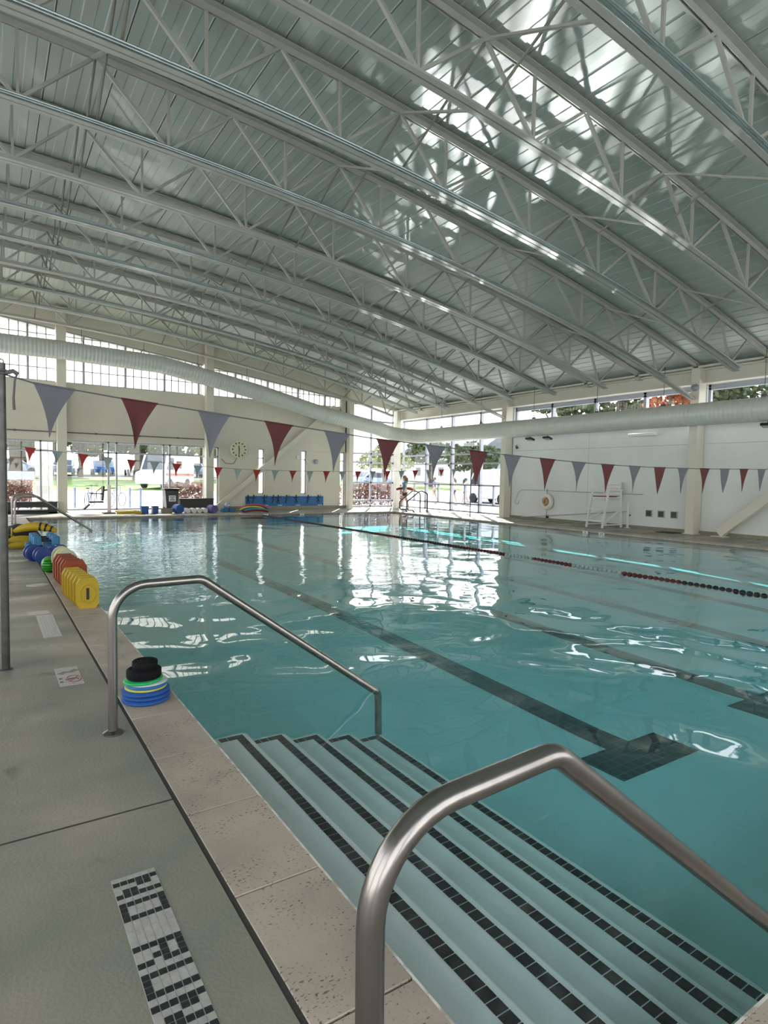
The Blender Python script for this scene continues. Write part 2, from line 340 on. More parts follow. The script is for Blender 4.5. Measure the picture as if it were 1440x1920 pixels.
# ================================================================== SETTING
# deck
f = MB(); JW = .36
f.box((XL, YN, -.3), (PX0-JW, YF, 0)); f.box((PX1+JW, YN, -.3), (XR, YF, 0)); f.box((PX0-JW, YN, -.3), (PX1+JW, PY0-JW, 0)); f.box((PX0-JW, PY1+JW, -.3), (PX1+JW, YF, 0))
struct('floor', f, M['deck'])
j = MB()
a, b = PX0-JW, PX0-JW+.025
for (p, q) in (((PX0-JW, PY0-JW), (PX0-JW+.022, PY1+JW)), ((PX1+JW-.022, PY0-JW), (PX1+JW, PY1+JW)), ((PX0-JW, PY0-JW), (PX1+JW, PY0-JW+.022)), ((PX0-JW, PY1+JW-.022), (PX1+JW, PY1+JW))):
    j.box((*p, -.1), (*q, -.004))
for y in (-.75, 2.81, 9.95, 16.9): j.box((XL, y-.006, -.05), (PX0-JW, y+.006, .0008))
for y in (6, 13.1, 20): j.box((PX1+JW, y-.006, -.05), (XR, y+.006, .0008))
struct('trim_1', j, M['joint'])
# coping stones, one ring of travertine with open joints
c = MB(); G = .004; CW = JW-.022
def stones(n0, n1, first, step, fn):
    e = [n0]; y = first
    while y < n1 - .1:
        if y > n0 + .1: e.append(y)
        y += step
    e.append(n1)
    for i in range(len(e)-1): fn(e[i]+G, e[i+1]-G)
stones(PY0-CW, PY1+CW, 1.402, .62, lambda s, t: c.box((PX0-CW, s, -.055), (PX0, t, 0)))
stones(PY0-CW, PY1+CW, 1.1, .62, lambda s, t: c.box((PX1, s, -.055), (PX1+CW, t, 0)))
stones(PX0, PX1, 1.68, .62, lambda s, t: c.box((s, PY0-CW, -.055), (t, PY0, 0)))
stones(PX0, PX1, 1.5, .62, lambda s, t: c.box((s, PY1, -.055), (t, PY1+CW, 0)))
struct('trim_2', c, M['trav'], bevel=.003)
g = MB()
for bx in ((PX0-CW, PY0-CW, PX0-.01, PY1+CW), (PX1+.01, PY0-CW, PX1+CW, PY1+CW), (PX0, PY0-CW, PX1, PY0-.01), (PX0, PY1+.01, PX1, PY1+CW)):
    g.box((bx[0], bx[1], -.3), (bx[2], bx[3], -.045))
struct('trim_3', g, M['joint'])
sd = MB(); sd.box((PX0-.007, PY0, -.03), (PX0+.0015, PY1, .0008)); sd.box((PX0, PY0-.007, -.03), (PX1, PY0+.0015, .0008)); struct('trim_7', sd, M['scale'])

# pool basin
ZF = [(PY0-.3, -.86), (3.6, -.86), (9, -.66), (14, -.60), (PY1+.3, -.58)]
def zf(y):
    for (y0, z0), (y1, z1) in zip(ZF, ZF[1:]):
        if y <= y1: return z0 + (z1-z0)*(y-y0)/(y1-y0)
    return ZF[-1][1]
pb = MB()
pb.prism([(y, z) for y, z in ZF] + [(ZF[-1][0], -1.3), (ZF[0][0], -1.3)], lambda u, v, s: (PX0-.3 if s == 0 else PX1+.3, u, v))
pb.box((PX0-.3, PY0-.3, -1.2), (PX0+.02, PY1+.3, -.055)); pb.box((PX1-.02, PY0-.3, -1.2), (PX1+.3, PY1+.3, -.055))
pb.box((PX0, PY0-.3, -1.2), (PX1, PY0+.02, -.055)); pb.box((PX0, PY1-.02, -1.2), (PX1, PY1+.3, -.055))
basin = struct('pool_basin', pb, M['plaster'])
wt = MB()
wt.box((PX0+.02, PY0+.02, -.21), (PX0+.028, PY1-.02, -.05)); wt.box((PX1-.028, PY0+.02, -.21), (PX1-.02, PY1-.02, -.05)); wt.box((PX0+.02, PY1-.028, -.21), (PX1-.02, PY1-.02, -.05)); wt.box((2.6, PY0+.02, -.21), (PX1-.02, PY0+.028, -.05))
wt.build('waterline_tile', M['wtile'], basin)
for xc in (4.72, 7.12, 9.55, 11.95, 14.35):
    l = MB(); ys = [3.05, 3.6, 6, 9, 14, 20.8]
    def strip(x0, x1, ys):
        vs = []; fs = []
        for y in ys: vs += [(x0, y, zf(y)-.02), (x1, y, zf(y)-.02), (x1, y, zf(y)+.004), (x0, y, zf(y)+.004)]
        for i in range(len(ys)-1):
            for k in range(4): fs.append((4*i+k, 4*i+4+k, 4*i+4+(k+1) % 4, 4*i+(k+1) % 4))
        n = len(ys); fs += [(0,1,2,3), (4*n-4, 4*n-3, 4*n-2, 4*n-1)]
        l.add(vs, fs)
    strip(xc-.155, xc+.155, ys)
    l.box((xc-.53, 2.86, -.9), (xc+.53, 3.30, zf(3)+.006)); l.box((xc-.53, 20.6, -.9), (xc+.53, 21.0, zf(20.8)+.006))
    l.build('lane_line', M['tile'], basin)

# pool steps with black nosing tiles
stp = None
for k in range(5):
    xk = 1.286 + .28*k; zk = -.078 - .081*k; yk = 3.50 + .05*k
    s = MB(); poly = []
    r = .05; x1 = xk + .035
    poly = [(PX0-.02, PY0-.02), (x1, PY0-.02)] + [(x1-r+r*math.cos(t), yk+.035-r+r*math.sin(t)) for t in [PI/2*i/6 for i in range(7)]] + [(PX0-.02, yk+.035)]
    s.prism(poly, lambda u, v, sd, zk=zk: (u, v, zk - (.1 if sd == 0 else 0)))
    poly2 = [(u if i in (0, len(poly)-1) else u-.012, v if i < 2 else v-.012) for i, (u, v) in enumerate(poly)]
    s.prism(poly2, lambda u, v, sd, zk=zk: (u, v, -.9 if sd == 0 else zk-.02))
    if k == 0: stp = struct('pool_steps', s, M['plaster'], bevel=.012)
    else: s.build('step', M['plaster'], stp, bevel=.012)
    tl = MB(); y = yk - .05
    while y > PY0: tl.box((xk-.05, y-.0455, zk-.01), (xk, y, zk+.002)); y -= .0505
    x = xk - .05; nx = 0
    tl.box((xk-.05, yk-.048, zk-.01), (xk, yk, zk+.002))
    xin = PX0+.03 if k == 0 else xk-.28+.03
    while x - .0505 > xin: tl.box((x-.0465, yk-.048, zk-.01), (x-.001, yk, zk+.002)); x -= .0505
    tl.build('nosing_tiles', M['btile'], stp, smooth=0)
wtr = MB().box((PX0+.021, PY0+.021, -1.15), (PX1-.021, PY1-.021, WZ))
wo = wtr.build('pool_water', M['water'], smooth=0); tag(wo, 'clear teal water filling the swimming pool', 'water', kind='stuff')

# ceiling: ribbed metal deck on an arc, ribs along y
ce = MB(); vs = []; n = 0
x = XL-.3; prof = []
i = 0
while x < XR+.3:
    if i % 3 == 2: prof += [(x, 0), (x+.12, 0), (x+.135, .011), (x+.265, .011), (x+.28, .0), (x+.284, .04), (x+.294, .04), (x+.298, 0)]
    else: prof += [(x, 0), (x+.15, 0), (x+.165, .011), (x+.285, .011)]
    x += .30; i += 1
zr = lambda x: ZT(x) + .13
vs = [(x, yy, zr(x)+h) for yy in (YN-.3, YF+.4) for x, h in prof] ; n = len(prof)
vs += [(x, yy, zr(x)+.2) for yy in (YN-.3, YF+.4) for x, h in prof]
fs = [(i, i+1, n+i+1, n+i) for i in range(n-1)] + [(2*n+i, 3*n+i, 3*n+i+1, 2*n+i+1) for i in range(n-1)]
ce.add(vs, fs); struct('ceiling', ce, M['roof'], smooth=0)

# far wall
fw = MB(); T = .3
def fpanel(x0, x1, z0, z1): fw.box((x0, YF, z0), (x1, YF+T, z1))
for (x0, x1) in ((-6.3, -5.2), (-.2, 0.0)): pass
fpanel(-6.3, 2.56, 2.70, 4.88); fpanel(2.56, 8.1, 2.74, 4.88); fpanel(-6.3, -5.6, 0, 2.7)
fpanel(-2.6, -2.2, 0, 2.7)
# bay with narrow slits
fpanel(8.45, 10.25, 0, 2.72); fpanel(10.25, 10.53, 0, .7); fpanel(10.53, 12.36, 0, 2.72); fpanel(12.36, 12.63, 0, .7); fpanel(12.63, 14.43, 0, 2.72)
fpanel(8.1, 15.0, 2.72, 4.88)
fw.box((14.7, YF, 0), (15.0, YF+T, 5.2))
# roof-line fascia above the clerestory
def clz(x): return 7.16 - .125*x
xs = [-6.3 + .5*i for i in range(50)]
xs = [x for x in xs if x < 18.3] + [18.3]
for xa, xb in zip(xs, xs[1:]):
    fw.prism([(xa, max(clz(xa), 4.6)), (xb, max(clz(xb), 4.6)), (xb, zr(xb)+.1), (xa, zr(xa)+.1)], lambda u, v, s: (u, YF+.03 if s == 0 else YF+T, v))
fw.box((14.45, YF, 4.88), (15.0, YF+T, 5.9))
fw.box((-6.3, YF-.06, 3.72), (2.24, YF, 3.79))
struct('wall_far', fw, M['wallfar'])
gv = MB()
gv.box((8.1, YF-.002, 2.715), (14.7, YF, 2.727))
for x in (10.5, 12.5): gv.box((x-.004, YF-.0015, 2.73), (x+.004, YF, 4.88))
struct('trim_4', gv, M['gmark'])
bb = MB().box((8.5, YF-.10, 0), (14.74, YF, .15)); struct('baseboard_far', bb, M['curb'])

# right wall
rw = MB()
rw.box((XR, YN, 0), (XR+.3, 18.15, 3.42)); rw.box((XR, YN, 4.46), (XR+.3, YF+.3, 5.2)); rw.box((XR, 17.95, 3.42), (XR+.3, 18.3, 4.5)); rw.box((XR, 18.0, 0), (XR+.3, 18.3, 3.72))
rw.box((XR, 10.05, 3.4), (XR+.3, 10.4, 4.5))
struct('wall_right', rw, M['wall'])
gr = MB()
for y0, y1 in ((10.4, 18.0), (2.5, 10.0)): gr.box((XR-.002, y0, 2.70), (XR, y1, 2.715))
for y in (14.23, 6.3): gr.box((XR-.002, y-.006, .1), (XR, y+.006, 3.42))
struct('trim_5', gr, M['gmark'])
struct('baseboard_right', MB().box((XR-.05, YN, 0), (XR, 18.1, .10)), M['curb'])
eb = MB()   # eave beam: I-section along the right wall
eb.box((XR-.26, YN, 4.47), (XR, YF, 4.50)); eb.box((XR-.10, YN, 4.50), (XR-.08, YF, 4.86)); eb.box((XR-.26, YN, 4.86), (XR, YF, 4.90)); eb.box((XR-.34, YN, 4.93), (XR-.30, YF, 4.99))
eb.box((XR-.09, YN, 4.5), (XR-.0, YF, 4.86))
struct('trim_6', eb, M['cream'])
# unseen walls behind and to the left, large glazing added for fill light
wl = MB()
wl.box((XL-.3, YN, 0), (XL, YF, .4)); wl.box((XL-.3, YN, 4.9), (XL, YF, 7.9))
for y in (-4.5, 1.5, 7.5, 13.5, 19.5, 25.4): wl.box((XL-.3, y, .4), (XL, y+.6, 4.9))
struct('wall_left', wl, M['wall'])
wb = MB()
wb.box((XL-.3, YN-.3, 0), (XR+.3, YN, .4)); 
for xa, xb in zip(xs, xs[1:]): wb.prism([(xa, 4.9), (xb, 4.9), (xb, max(zr(xb), 5.0)), (xa, max(zr(xa), 5.0))], lambda u, v, s: (u, YN-.3 if s == 0 else YN, v))
for x in (-6.3, -.6, 5.4, 11.4, 17.7): wb.box((x, YN-.3, .4), (x+.6, YN, 4.9))
struct('wall_back', wb, M['wall'])

# windows ---------------------------------------------------------
wn = [0]
def window(fr, panes, m='alum'):
    wn[0] += 1
    o = struct('window_%d' % wn[0], fr, M[m])
    g = MB()
    for a, b in panes: g.box(a, b)
    g.build('glass', M['glass'], o, smooth=0); return o
def fbar(mb, x0, x1, z0, z1, d=.10): mb.box((x0, YF+.08, z0), (x1, YF+.08+d, z1))
def rbar(mb, y0, y1, z0, z1, d=.10): mb.box((XR+.08, y0, z0), (XR+.08+d, y1, z1))
def far_window(x0, x1, z0, z1, vx, hz, w_=.06):
    m = MB()
    for x in (x0, x1-w_): fbar(m, x, x+w_, z0, z1)
    for z in (z0, z1-w_): fbar(m, x0, x1, z, z+w_)
    for x in vx: fbar(m, x-w_/2, x+w_/2, z0, z1)
    for z in hz: fbar(m, x0, x1, z-w_/2, z+w_/2)
    return window(m, [((x0, YF+.12, z0), (x1, YF+.13, z1))])
far_window(-5.6, -2.6, .05, 2.70, (-4.1,), (2.3,))
far_window(-2.2, 2.3, .05, 2.70, (-.9, 1.72), (2.31,))
far_window(2.5, 7.86, .05, 2.74, (4.05, 4.35, 6.15, 6.4), (2.31,))
far_window(8.12, 8.45, .1, 2.72, (), (2.31,))
far_window(10.25, 10.53, .7, 2.72, (), (2.31,), .04)
far_window(12.36, 12.63, .7, 2.72, (), (2.31,), .04)
far_window(14.43, 14.70, .08, 2.72, (), (2.31,), .04)
far_window(15.0, 17.6, .05, 5.2, (16.25,), (.37, 1.28, 2.28, 2.72, 4.35), .08)
def clerestory(x0, x1, mains):
    m = MB(); zl = 4.88
    m.box((x0, YF+.08, zl), (x1, YF+.2, zl+.04))
    m.prism([(x0, clz(x0)-.05), (x1, clz(x1)-.05), (x1, clz(x1)), (x0, clz(x0))], lambda u, v, s: (u, YF+.08 if s == 0 else YF+.2, v))
    for x in mains: m.box((x-.03, YF+.06, zl), (x+.03, YF+.2, clz(x)))
    xs_ = sorted(mains + [x0, x1])
    for xa, xb in zip(xs_, xs_[1:]):
        k = max(2, round((xb-xa)/.31)); n_ = k
        for i in range(1, n_): x = xa+(xb-xa)*i/n_; m.box((x-.015, YF+.10, zl), (x+.015, YF+.135, clz(x)))
    z = zl+.5
    while z < clz(x0):
        m.box((x0, YF+.10, z-.014), (min(x1, (7.16-z)/.125), YF+.135, z+.014)); z += .62
    wn[0] += 1
    o = struct('window_%d' % wn[0], m, M['alum'])
    g = MB(); g.add([(x0, YF+.14, zl), (x1, YF+.14, zl), (x1, YF+.14, clz(x1)), (x0, YF+.14, clz(x0))], [(0,1,2,3)])
    g.build('translucent_panel', M['frost'], o, smooth=0)
clerestory(-6.0, 2.24, [-4.7, -3.2, -1.65, -.1, 1.35]); clerestory(2.56, 7.8, [3.2, 4.7, 6.2, 7.6]); clerestory(8.12, 14.45, [9.2, 10.7, 12.2, 13.6])
def right_window(y0, y1, z0, z1, vy, hz, low=None, w_=.07):
    m = MB()
    for y in (y0, y1-w_): rbar(m, y, y+w_, z0, z1)
    for z in (z0, z1-w_): rbar(m, y0, y1, z, z+w_)
    for y in vy: rbar(m, y-w_*.7, y+w_*.7, z0, z1, .16)
    for z in hz: rbar(m, y0, y1, z-w_/2, z+w_/2, .13)
    if low:
        for y in low: rbar(m, y-.03, y+.03, hz[0], hz[1])
    return window(m, [((XR+.12, y0, z0), (XR+.13, y1, z1))])
right_window(18.3, 25.95, .04, 4.46, (20.05, 22.0, 23.95), (.42, 1.27, 2.24, 2.67, 3.7), (19.15, 21.0, 22.95, 24.9))
right_window(10.4, 17.95, 3.42, 4.46, (12.15, 14.1, 16.05), (4.34,))
right_window(2.6, 10.05, 3.42, 4.46, (4.3, 6.3, 8.2), (4.34,))
right_window(-4.4, 2.3, 3.42, 4.46, (-2, .2), (4.34,))
m = MB()
for y in (4.5, 10.5, 16.5, 22.5): m.box((XL-.2, y-.04, .4), (XL-.1, y+.04, 4.9))
m.box((XL-.2, YN, 2.6), (XL-.1, YF, 2.68)); window(m, [((XL-.16, YN, .4), (XL-.15, YF, 4.9))])  # unseen left glazing, added to bring in fill light
m = MB()
for x in (2.4, 8.4, 14.6): m.box((x-.04, YN-.2, .4), (x+.04, YN-.1, 4.9))
m.box((XL, YN-.2, 2.6), (XR, YN-.1, 2.68)); window(m, [((XL, YN-.16, .4), (XR, YN-.15, 4.9))])  # added window behind the camera, letting in fill light

# ================================================================== COLUMNS, BRACES, TRUSSES, DUCT
def column(x0, x1, y0, y1, z1, label, zt2=None):
    t = thing('steel_column', label, 'column', ((x0+x1)/2, (y0+y1)/2, 0), 'cream steel columns')
    MB().box((x0, y0, 0), (x1, y1, z1)).build('shaft', M['cream'], t, bevel=.008)
    MB().box((x0-.04, y0-.04, 0), (x1+.04, y1+.04, .025)).build('base_plate', M['cream'], t)
    return t
column(17.60, 17.98, 10.07, 10.33, 4.93, 'cream steel column on the right wall beside the three square vents')
column(17.60, 17.98, 18.0, 18.27, 4.93, 'cream steel column where the white right wall meets the tall glazing')
column(2.24, 2.56, 25.66, 25.98, 7.6, 'cream steel column on the far wall left of the wide park window')
column(7.80, 8.12, 25.66, 25.98, 7.0, 'cream steel column on the far wall between the park window and the clock')
column(14.74, 14.98, 25.66, 25.98, 5.9, 'cream steel column on the far wall between the blue banner and the corner glazing')
column(17.55, 17.80, 25.72, 25.98, 4.93, 'cream steel column in the far right corner behind the lifeguard')
t = thing('diagonal_brace', 'cream diagonal brace rising to the right from the deck by the right wall', 'brace', (17.55, 9.35, 0))
MB().beam((17.66, 9.3, .10), (17.66, 4.2, 4.45), .22, .24).build('tube', M['cream'], t); MB().box((17.52, 9.1, 0), (17.80, 9.5, .02)).build('base_plate', M['cream'], t)
t = thing('diagonal_brace', 'cream diagonal brace crossing the far wall between clock and blue banner', 'brace', (8.4, 25.85, .1))
MB().beam((8.35, 25.86, .15), (14.0, 25.86, 4.86), .14, .20).build('tube', M['cream'], t); MB().box((8.25, 25.78, 0), (8.6, 25.94, .2)).build('gusset_plate', M['cream'], t)

TY = [4.35, 6.3, 8.27, 10.25, 12.2, 14.2, 16.15, 18.1, 20.1, 22.05, 24.0]
BN = [-5.5, -3.5, -1.5, .45, 2.5, 4.5, 6.52, 8.52, 10.53, 12.5, 14.4, 15.75]
TN = [-4.5, -2.5, -.5, 1.45, 3.55, 5.58, 7.6, 9.65, 11.48, 13.42, 15.28, 16.6]
ordn = ['first', 'second', 'third', 'fourth', 'fifth', 'sixth', 'seventh', 'eighth', 'ninth', 'tenth']
def truss(y, i):
    n = len(TY)-1-i
    lab = 'off-white steel roof truss ' + ('nearest the camera, at the top right of the photo' if i == 0 else 'running just in front of the far clerestory' if n == 0 else '%s counting back from the camera' % ordn[i])
    t = thing('roof_truss', lab, 'truss', (8, y, 5.5), 'arched roof trusses')
    X = [XL + .5*k for k in range(48)] + [17.72]
    tc_ = MB()
    for dy in (-.062, .062): tc_.sweep([(x, y+dy, ZT(x)+.085) for x in X], .10, .012); tc_.sweep([(x, y+dy*.35, ZT(x)+.04) for x in X], .012, .10)
    tc_.box((17.66, y-.07, ZT(17.72)-.12), (17.95, y+.07, ZT(17.72)+.09))
    tc_.build('top_chord', M['truss'], t)
    xe = 17.6 if abs(y-10.25) < .1 or abs(y-18.1) < .1 else 16.12
    X = [XL + .5*k for k in range(45)] + [xe] if xe < 17 else [XL+.5*k for k in range(48)] + [xe]
    bc = MB()
    for dy in (-.055, .055): bc.sweep([(x, y+dy, ZB(x)-.045) for x in X], .085, .012); bc.sweep([(x, y+dy*.35, ZB(x)) for x in X], .012, .09)
    bc.build('bottom_chord', M['truss'], t)
    if i % 3 != 1:
        cd = MB()
        cd.tube([(x, y-.12, ZB(x)-.02) for x in X[:45]], .022, 8); cd.tube([(x, y-.175, ZB(x)-.02) for x in X[:45]], .016, 8)
        cd.build('conduit', M['galv'], t)
    for k, xb in enumerate(BN):
        b = (xb, y, ZB(xb))
        for xt_ in (TN[k-1] if k else None, TN[k]):
            if xt_ is None: continue
            MB().beam(b, (xt_, y, ZT(xt_)+.03), .045, .05, (0,1,0)).build('diagonal', M['truss'], t, smooth=0)
        if k < len(BN)-1: MB().beam(b, (xb, y, ZT(xb)+.03), .04, .04, (0,1,0)).build('vertical', M['truss'], t, smooth=0)
    return t
for i, y in enumerate(TY): truss(y, i)
# bridging between trusses: flat members and thin rods crossing
for i, (ya, yb) in enumerate(zip(TY, TY[1:])):
    t = thing('cross_bridging', 'crossed bridging bars between the %s and %s roof trusses from the camera' % (ordn[i], (ordn+['eleventh'])[i+1]), 'bridging', (8, (ya+yb)/2, 6), 'bridging between the roof trusses')
    for x in (1.4, 5.55, 9.6, 13.42):
        MB().beam((x, ya, ZB(x)), (x, yb, ZT(x)), .055, .03).build('flat_bar', M['truss'], t, smooth=0)
        MB().tube([(x+.05, ya, ZT(x)), (x+.05, yb, ZB(x))], .019, 8).build('rod', M['curb'], t)

# spiral duct along the right wall and round the corner
DXR, DZ, DR = 17.15, 3.50, .325
path = [(DXR, -4.3, DZ), (DXR, 23.3, DZ), (DXR-.9, 24.2, DZ+.12), (15.3, 24.2, 3.86), (12.6, 24.2, 4.28), (9.6, 24.2, 4.95), (7.85, 24.2, 5.27), (5.6, 24.2, 5.66), (2.2, 24.2, 5.77), (-5.8, 24.2, 5.77)]
sm = fillet(path, [1.2, 1.0, 3, 3, 3, 3, 3, 3], 10)
pts = [sm[0]]; rad = [DR]; acc = 0
for p, q in zip(sm, sm[1:]):
    L_ = (q-p).length; n = max(1, round(L_/.031))
    for k in range(1, n+1): pts.append(p.lerp(q, k/n))
rad = [DR - (.013 if i % 4 == 0 else 0) for i in range(len(pts))]
t = thing('spiral_duct', 'large off-white spiral air duct running along the right wall and round the far corner', 'duct', (DXR, 10, DZ))
MB().tube(pts, rad, 28).build('duct_pipe', M['duct'], t, smooth=60)
for y in (8.05, 10.9, 13.3, 16.1, 19, 21.6):
    h = MB().tube([(DXR, y, DZ+DR-.02), (DXR, y, ZT(DXR)+.05)], .008, 6); h.cbox((DXR, y, DZ+DR+.03), (.03, .12, .05)); h.tube([(DXR, y-.09, DZ+DR), (DXR, y, DZ+DR+.14), (DXR, y+.09, DZ+DR)], .01, 6); h.build('hanger', M['post'], t)
for x, z in ((.4, 5.77), (2.9, 5.76), (5.0, 5.72), (7.0, 5.41), (9.0, 5.08), (11.4, 4.55), (13.4, 4.15), (15.3, 3.86)):
    h = MB().tube([(x, 24.2, z+DR-.03), (x, 24.15, ZB(x))], .008, 6); h.tube([(x-.07, 24.2, z+DR), (x, 24.2, z+DR+.13), (x+.07, 24.2, z+DR)], .01, 6); h.build('hanger', M['post'], t)

# ================================================================== HANDRAILS, POSTS, FLAGS, LANE ROPE
def handrail(y, dx, dz, label, group='stainless step handrails', r=.0262, zend=-.40):
    t = thing('handrail', label, 'handrail', (.593+dx, y, 0), group)
    P = [(.585, 0), (.585, .855+dz), (1.095, .862+dz), (2.405, -.09), (2.415, zend)]
    if dz: P = [(.585, 0), (.575, .845+dz), (1.045, .872+dz), (2.405, -.14), (2.415, zend)]
    pts = fillet([(x+dx, y, z) for x, z in P], [.19, .10, .06], 9)
    MB().tube(pts, r, 18).build('rail_tube', M['steel'], t, smooth=60)
    MB().lathe([(.055, 0), (.055, .008), (.034, .02), (.0265, .022)], (.585+dx, y, 0), 28).build('escutcheon', M['steel'], t)
    return t
handrail(3.72, .008, 0, 'steel handrail into the water beside the stack of discs, far side of the near steps', zend=-.47)
handrail(.87, -.02, .04, 'large steel handrail in the foreground, near side of the steps', zend=-.47)
handrail(20.3, .02, 0, 'far steel handrail at the steps behind the yellow float belts, outer one')
handrail(18.2, .02, 0, 'far steel handrail at the steps behind the yellow float belts, inner one')

def flag_line(name, label, y, zs, flags, cols, x1, hgt, post_xs, lo=.27):
    def z_at(x):
        for (xa, za), (xb, zb) in zip(zs, zs[1:]):
            if x <= xb: return za + (zb-za)*(x-xa)/(xb-xa)
        return zs[-1][1]
    t = thing(name, label, 'flags', (zs[0][0], y, z_at(zs[0][0])), 'backstroke flag lines')
    X = [zs[0][0] + (x1-zs[0][0])*i/80 for i in range(81)]
    MB().tube([(x, y, z_at(x)) for x in X], .006 if name else .006, 6).build('cord', M['rope'], t)
    for k, x in enumerate(flags):
        wd = lo if isinstance(lo, float) else lo(k)
        m = MB(); n = 6; vs = []
        tx = x+wd*.36; tz = z_at(x+wd/2) - hgt
        rnd = random.Random(k*7+len(flags))
        sw = rnd.uniform(-.02, .02)
        for sd in (-.0015, .0015):
            for i in range(n+1):
                f_ = i/n
                for jj in range(5):
                    g_ = jj/4; xt = x+wd*g_; zt_ = z_at(xt)+.004
                    px = xt*(1-f_)+tx*f_ + .0; pz = zt_*(1-f_)+tz*f_
                    px += (.5-g_)*wd*.16*math.sin(PI*f_)
                    vs.append((px, y + sd + sw*math.sin(PI*f_)*math.cos(g_*3+k)*1.3, pz))
        fs = []; S = 5*(n+1)
        for i in range(n):
            for jj in range(4):
                a_ = i*5+jj; fs.append((a_, a_+1, a_+6, a_+5)); fs.append((S+a_, S+a_+5, S+a_+6, S+a_+1))
        m.add(vs, fs); m.tube([(x+wd*q/4, y, z_at(x+wd*q/4)) for q in range(5)], .009, 6)
        m.build('pennant', M[cols[k % 2]], t)
    return t
ZN = [(.10, 2.225), (.31, 2.174), (.6, 2.147), (.93, 2.112), (1.22, 2.09), (1.55, 2.06), (2.17, 2.008), (2.8, 1.956), (3.4, 1.908), (4.04, 1.876), (4.67, 1.842), (5.22, 1.812), (5.84, 1.789), (6.44, 1.764), (7.2, 1.745), (8.2, 1.735), (9.3, 1.742), (11.7, 1.785), (14, 1.95), (16.2, 2.22)]
FN = [.309, .93, 1.553, 2.168, 2.791, 3.401, 4.04, 4.671, 5.22, 5.84, 6.443] + [7.05+.61*i for i in range(14)]
flag_line('flag_line', 'near string of large grey and maroon pennants tied to the post at left', 5.36, ZN, FN, ('grey', 'maroon'), 16.2, .40, None, lambda k: .288 if k < 5 else .285)
ZFR = [(-.2, 2.25), (.86, 2.157), (1.5, 2.085), (2.05, 2.034), (2.79, 1.957), (3.28, 1.913), (4.46, 1.841), (5.87, 1.75), (7.1, 1.70), (8.8, 1.695), (10.64, 1.72), (13.17, 1.795), (15.5, 1.91), (16.6, 2.0)]
flag_line('flag_line', 'far string of small red and pale grey-green pennants across the end of the pool', 18.7, ZFR, [.863+.632*i for i in range(24)], ('red', 'lgrey'), 16.62, .40)if False else None
def flag_far(): return flag_line('flag_line', 'far string of small red and pale grey-green pennants across the end of the pool', 18.7, ZFR, [.863+.632*i for i in range(24)], ('red', 'lgrey'), 16.62, .40, None, .27)
flag_far()
def flag_post(x, y, h, r, label, tie=True):
    t = thing('flag_post', label, 'post', (x, y, 0), 'posts holding the flag lines')
    MB().tube([(x, y, 0), (x, y, h)], r, 16).build('pole', M['post'], t, smooth=60)
    MB().lathe([(r*1.6, 0), (r*1.6, .006), (r, .01)], (x, y, 0), 20).build('floor_flange', M['post'], t)
    if tie:
        k = MB(); k.torus((x, y, 2.225), r+.008, .009, 'z', 20, 8); k.torus((x, y, 2.245), r+.008, .008, 'z', 20, 8)
        k.tube([(x+.03, y-.02, 2.23), (x+.075, y-.03, 2.245), (x+.105, y-.02, 2.225)], .016, 8)
        k.tube([(x+.10, y-.02, 2.225), (x+.085, y-.03, 2.18), (x+.075, y-.03, 2.05), (x+.078, y-.03, 1.96)], [.007, .007, .008, .010], 8)
        k.build('knotted_rope', M['rope'], t, smooth=60)
        MB().torus((x, y, h+.012), .016, .004, 'y', 16, 6).build('ring', M['post'], t)
    return t
flag_post(.105, 5.36, 2.30, .0285, 'tall weathered steel post at the left edge holding the near flags')
flag_post(16.6, 18.9, 2.02, .022, 'thin dark post on the right deck holding the far flags', False)

# lane rope
t = thing('lane_rope', 'floating lane rope of dark, maroon and white discs crossing the pool', 'lane rope', (9.2, PY0, WZ))
MB().tube([(9.2, PY0, -.066), (9.2, PY1, -.066)], .006, 6).build('cable', M['rope'], t)
def ropecol(y):
    return 'black' if y < 5.45 else 'maroon' if y < 6.5 else 'lgrey' if y < 7.55 else 'maroon' if y < 8.5 else 'lgrey' if y < 9.35 else 'maroon' if y < 11.2 else 'black' if y < 13.4 else 'maroon' if y < 14.6 else 'black'
fl_mesh = {}
rest = MB(); restm = ['black', 'maroon', 'lgrey']
y = 3.2; n = 0
while y < PY1-.2:
    if n < 100:
        k = ropecol(y)
        if k not in fl_mesh:
            o = MB().lathe([(.010, -.040), (.03, -.034), (.040, -.012), (.040, .012), (.03, .034), (.010, .040)], (9.2, y, -.066), 12, 'y').build('float', M[k], t); fl_mesh[k] = (o, y)
        else:
            o0, y0 = fl_mesh[k]; o = o0.copy(); link(o); o.parent = t; o.location = (0, y-y0, 0)
    else:
        rest.cur = restm.index(ropecol(y)); rest.lathe([(.010, -.040), (.040, -.012), (.040, .012), (.010, .040)], (9.2, y, -.066), 8, 'y')
    y += .098; n += 1
ro = rest.build('float_run', [M[k] for k in restm], t); ro['kind'] = 'stuff'

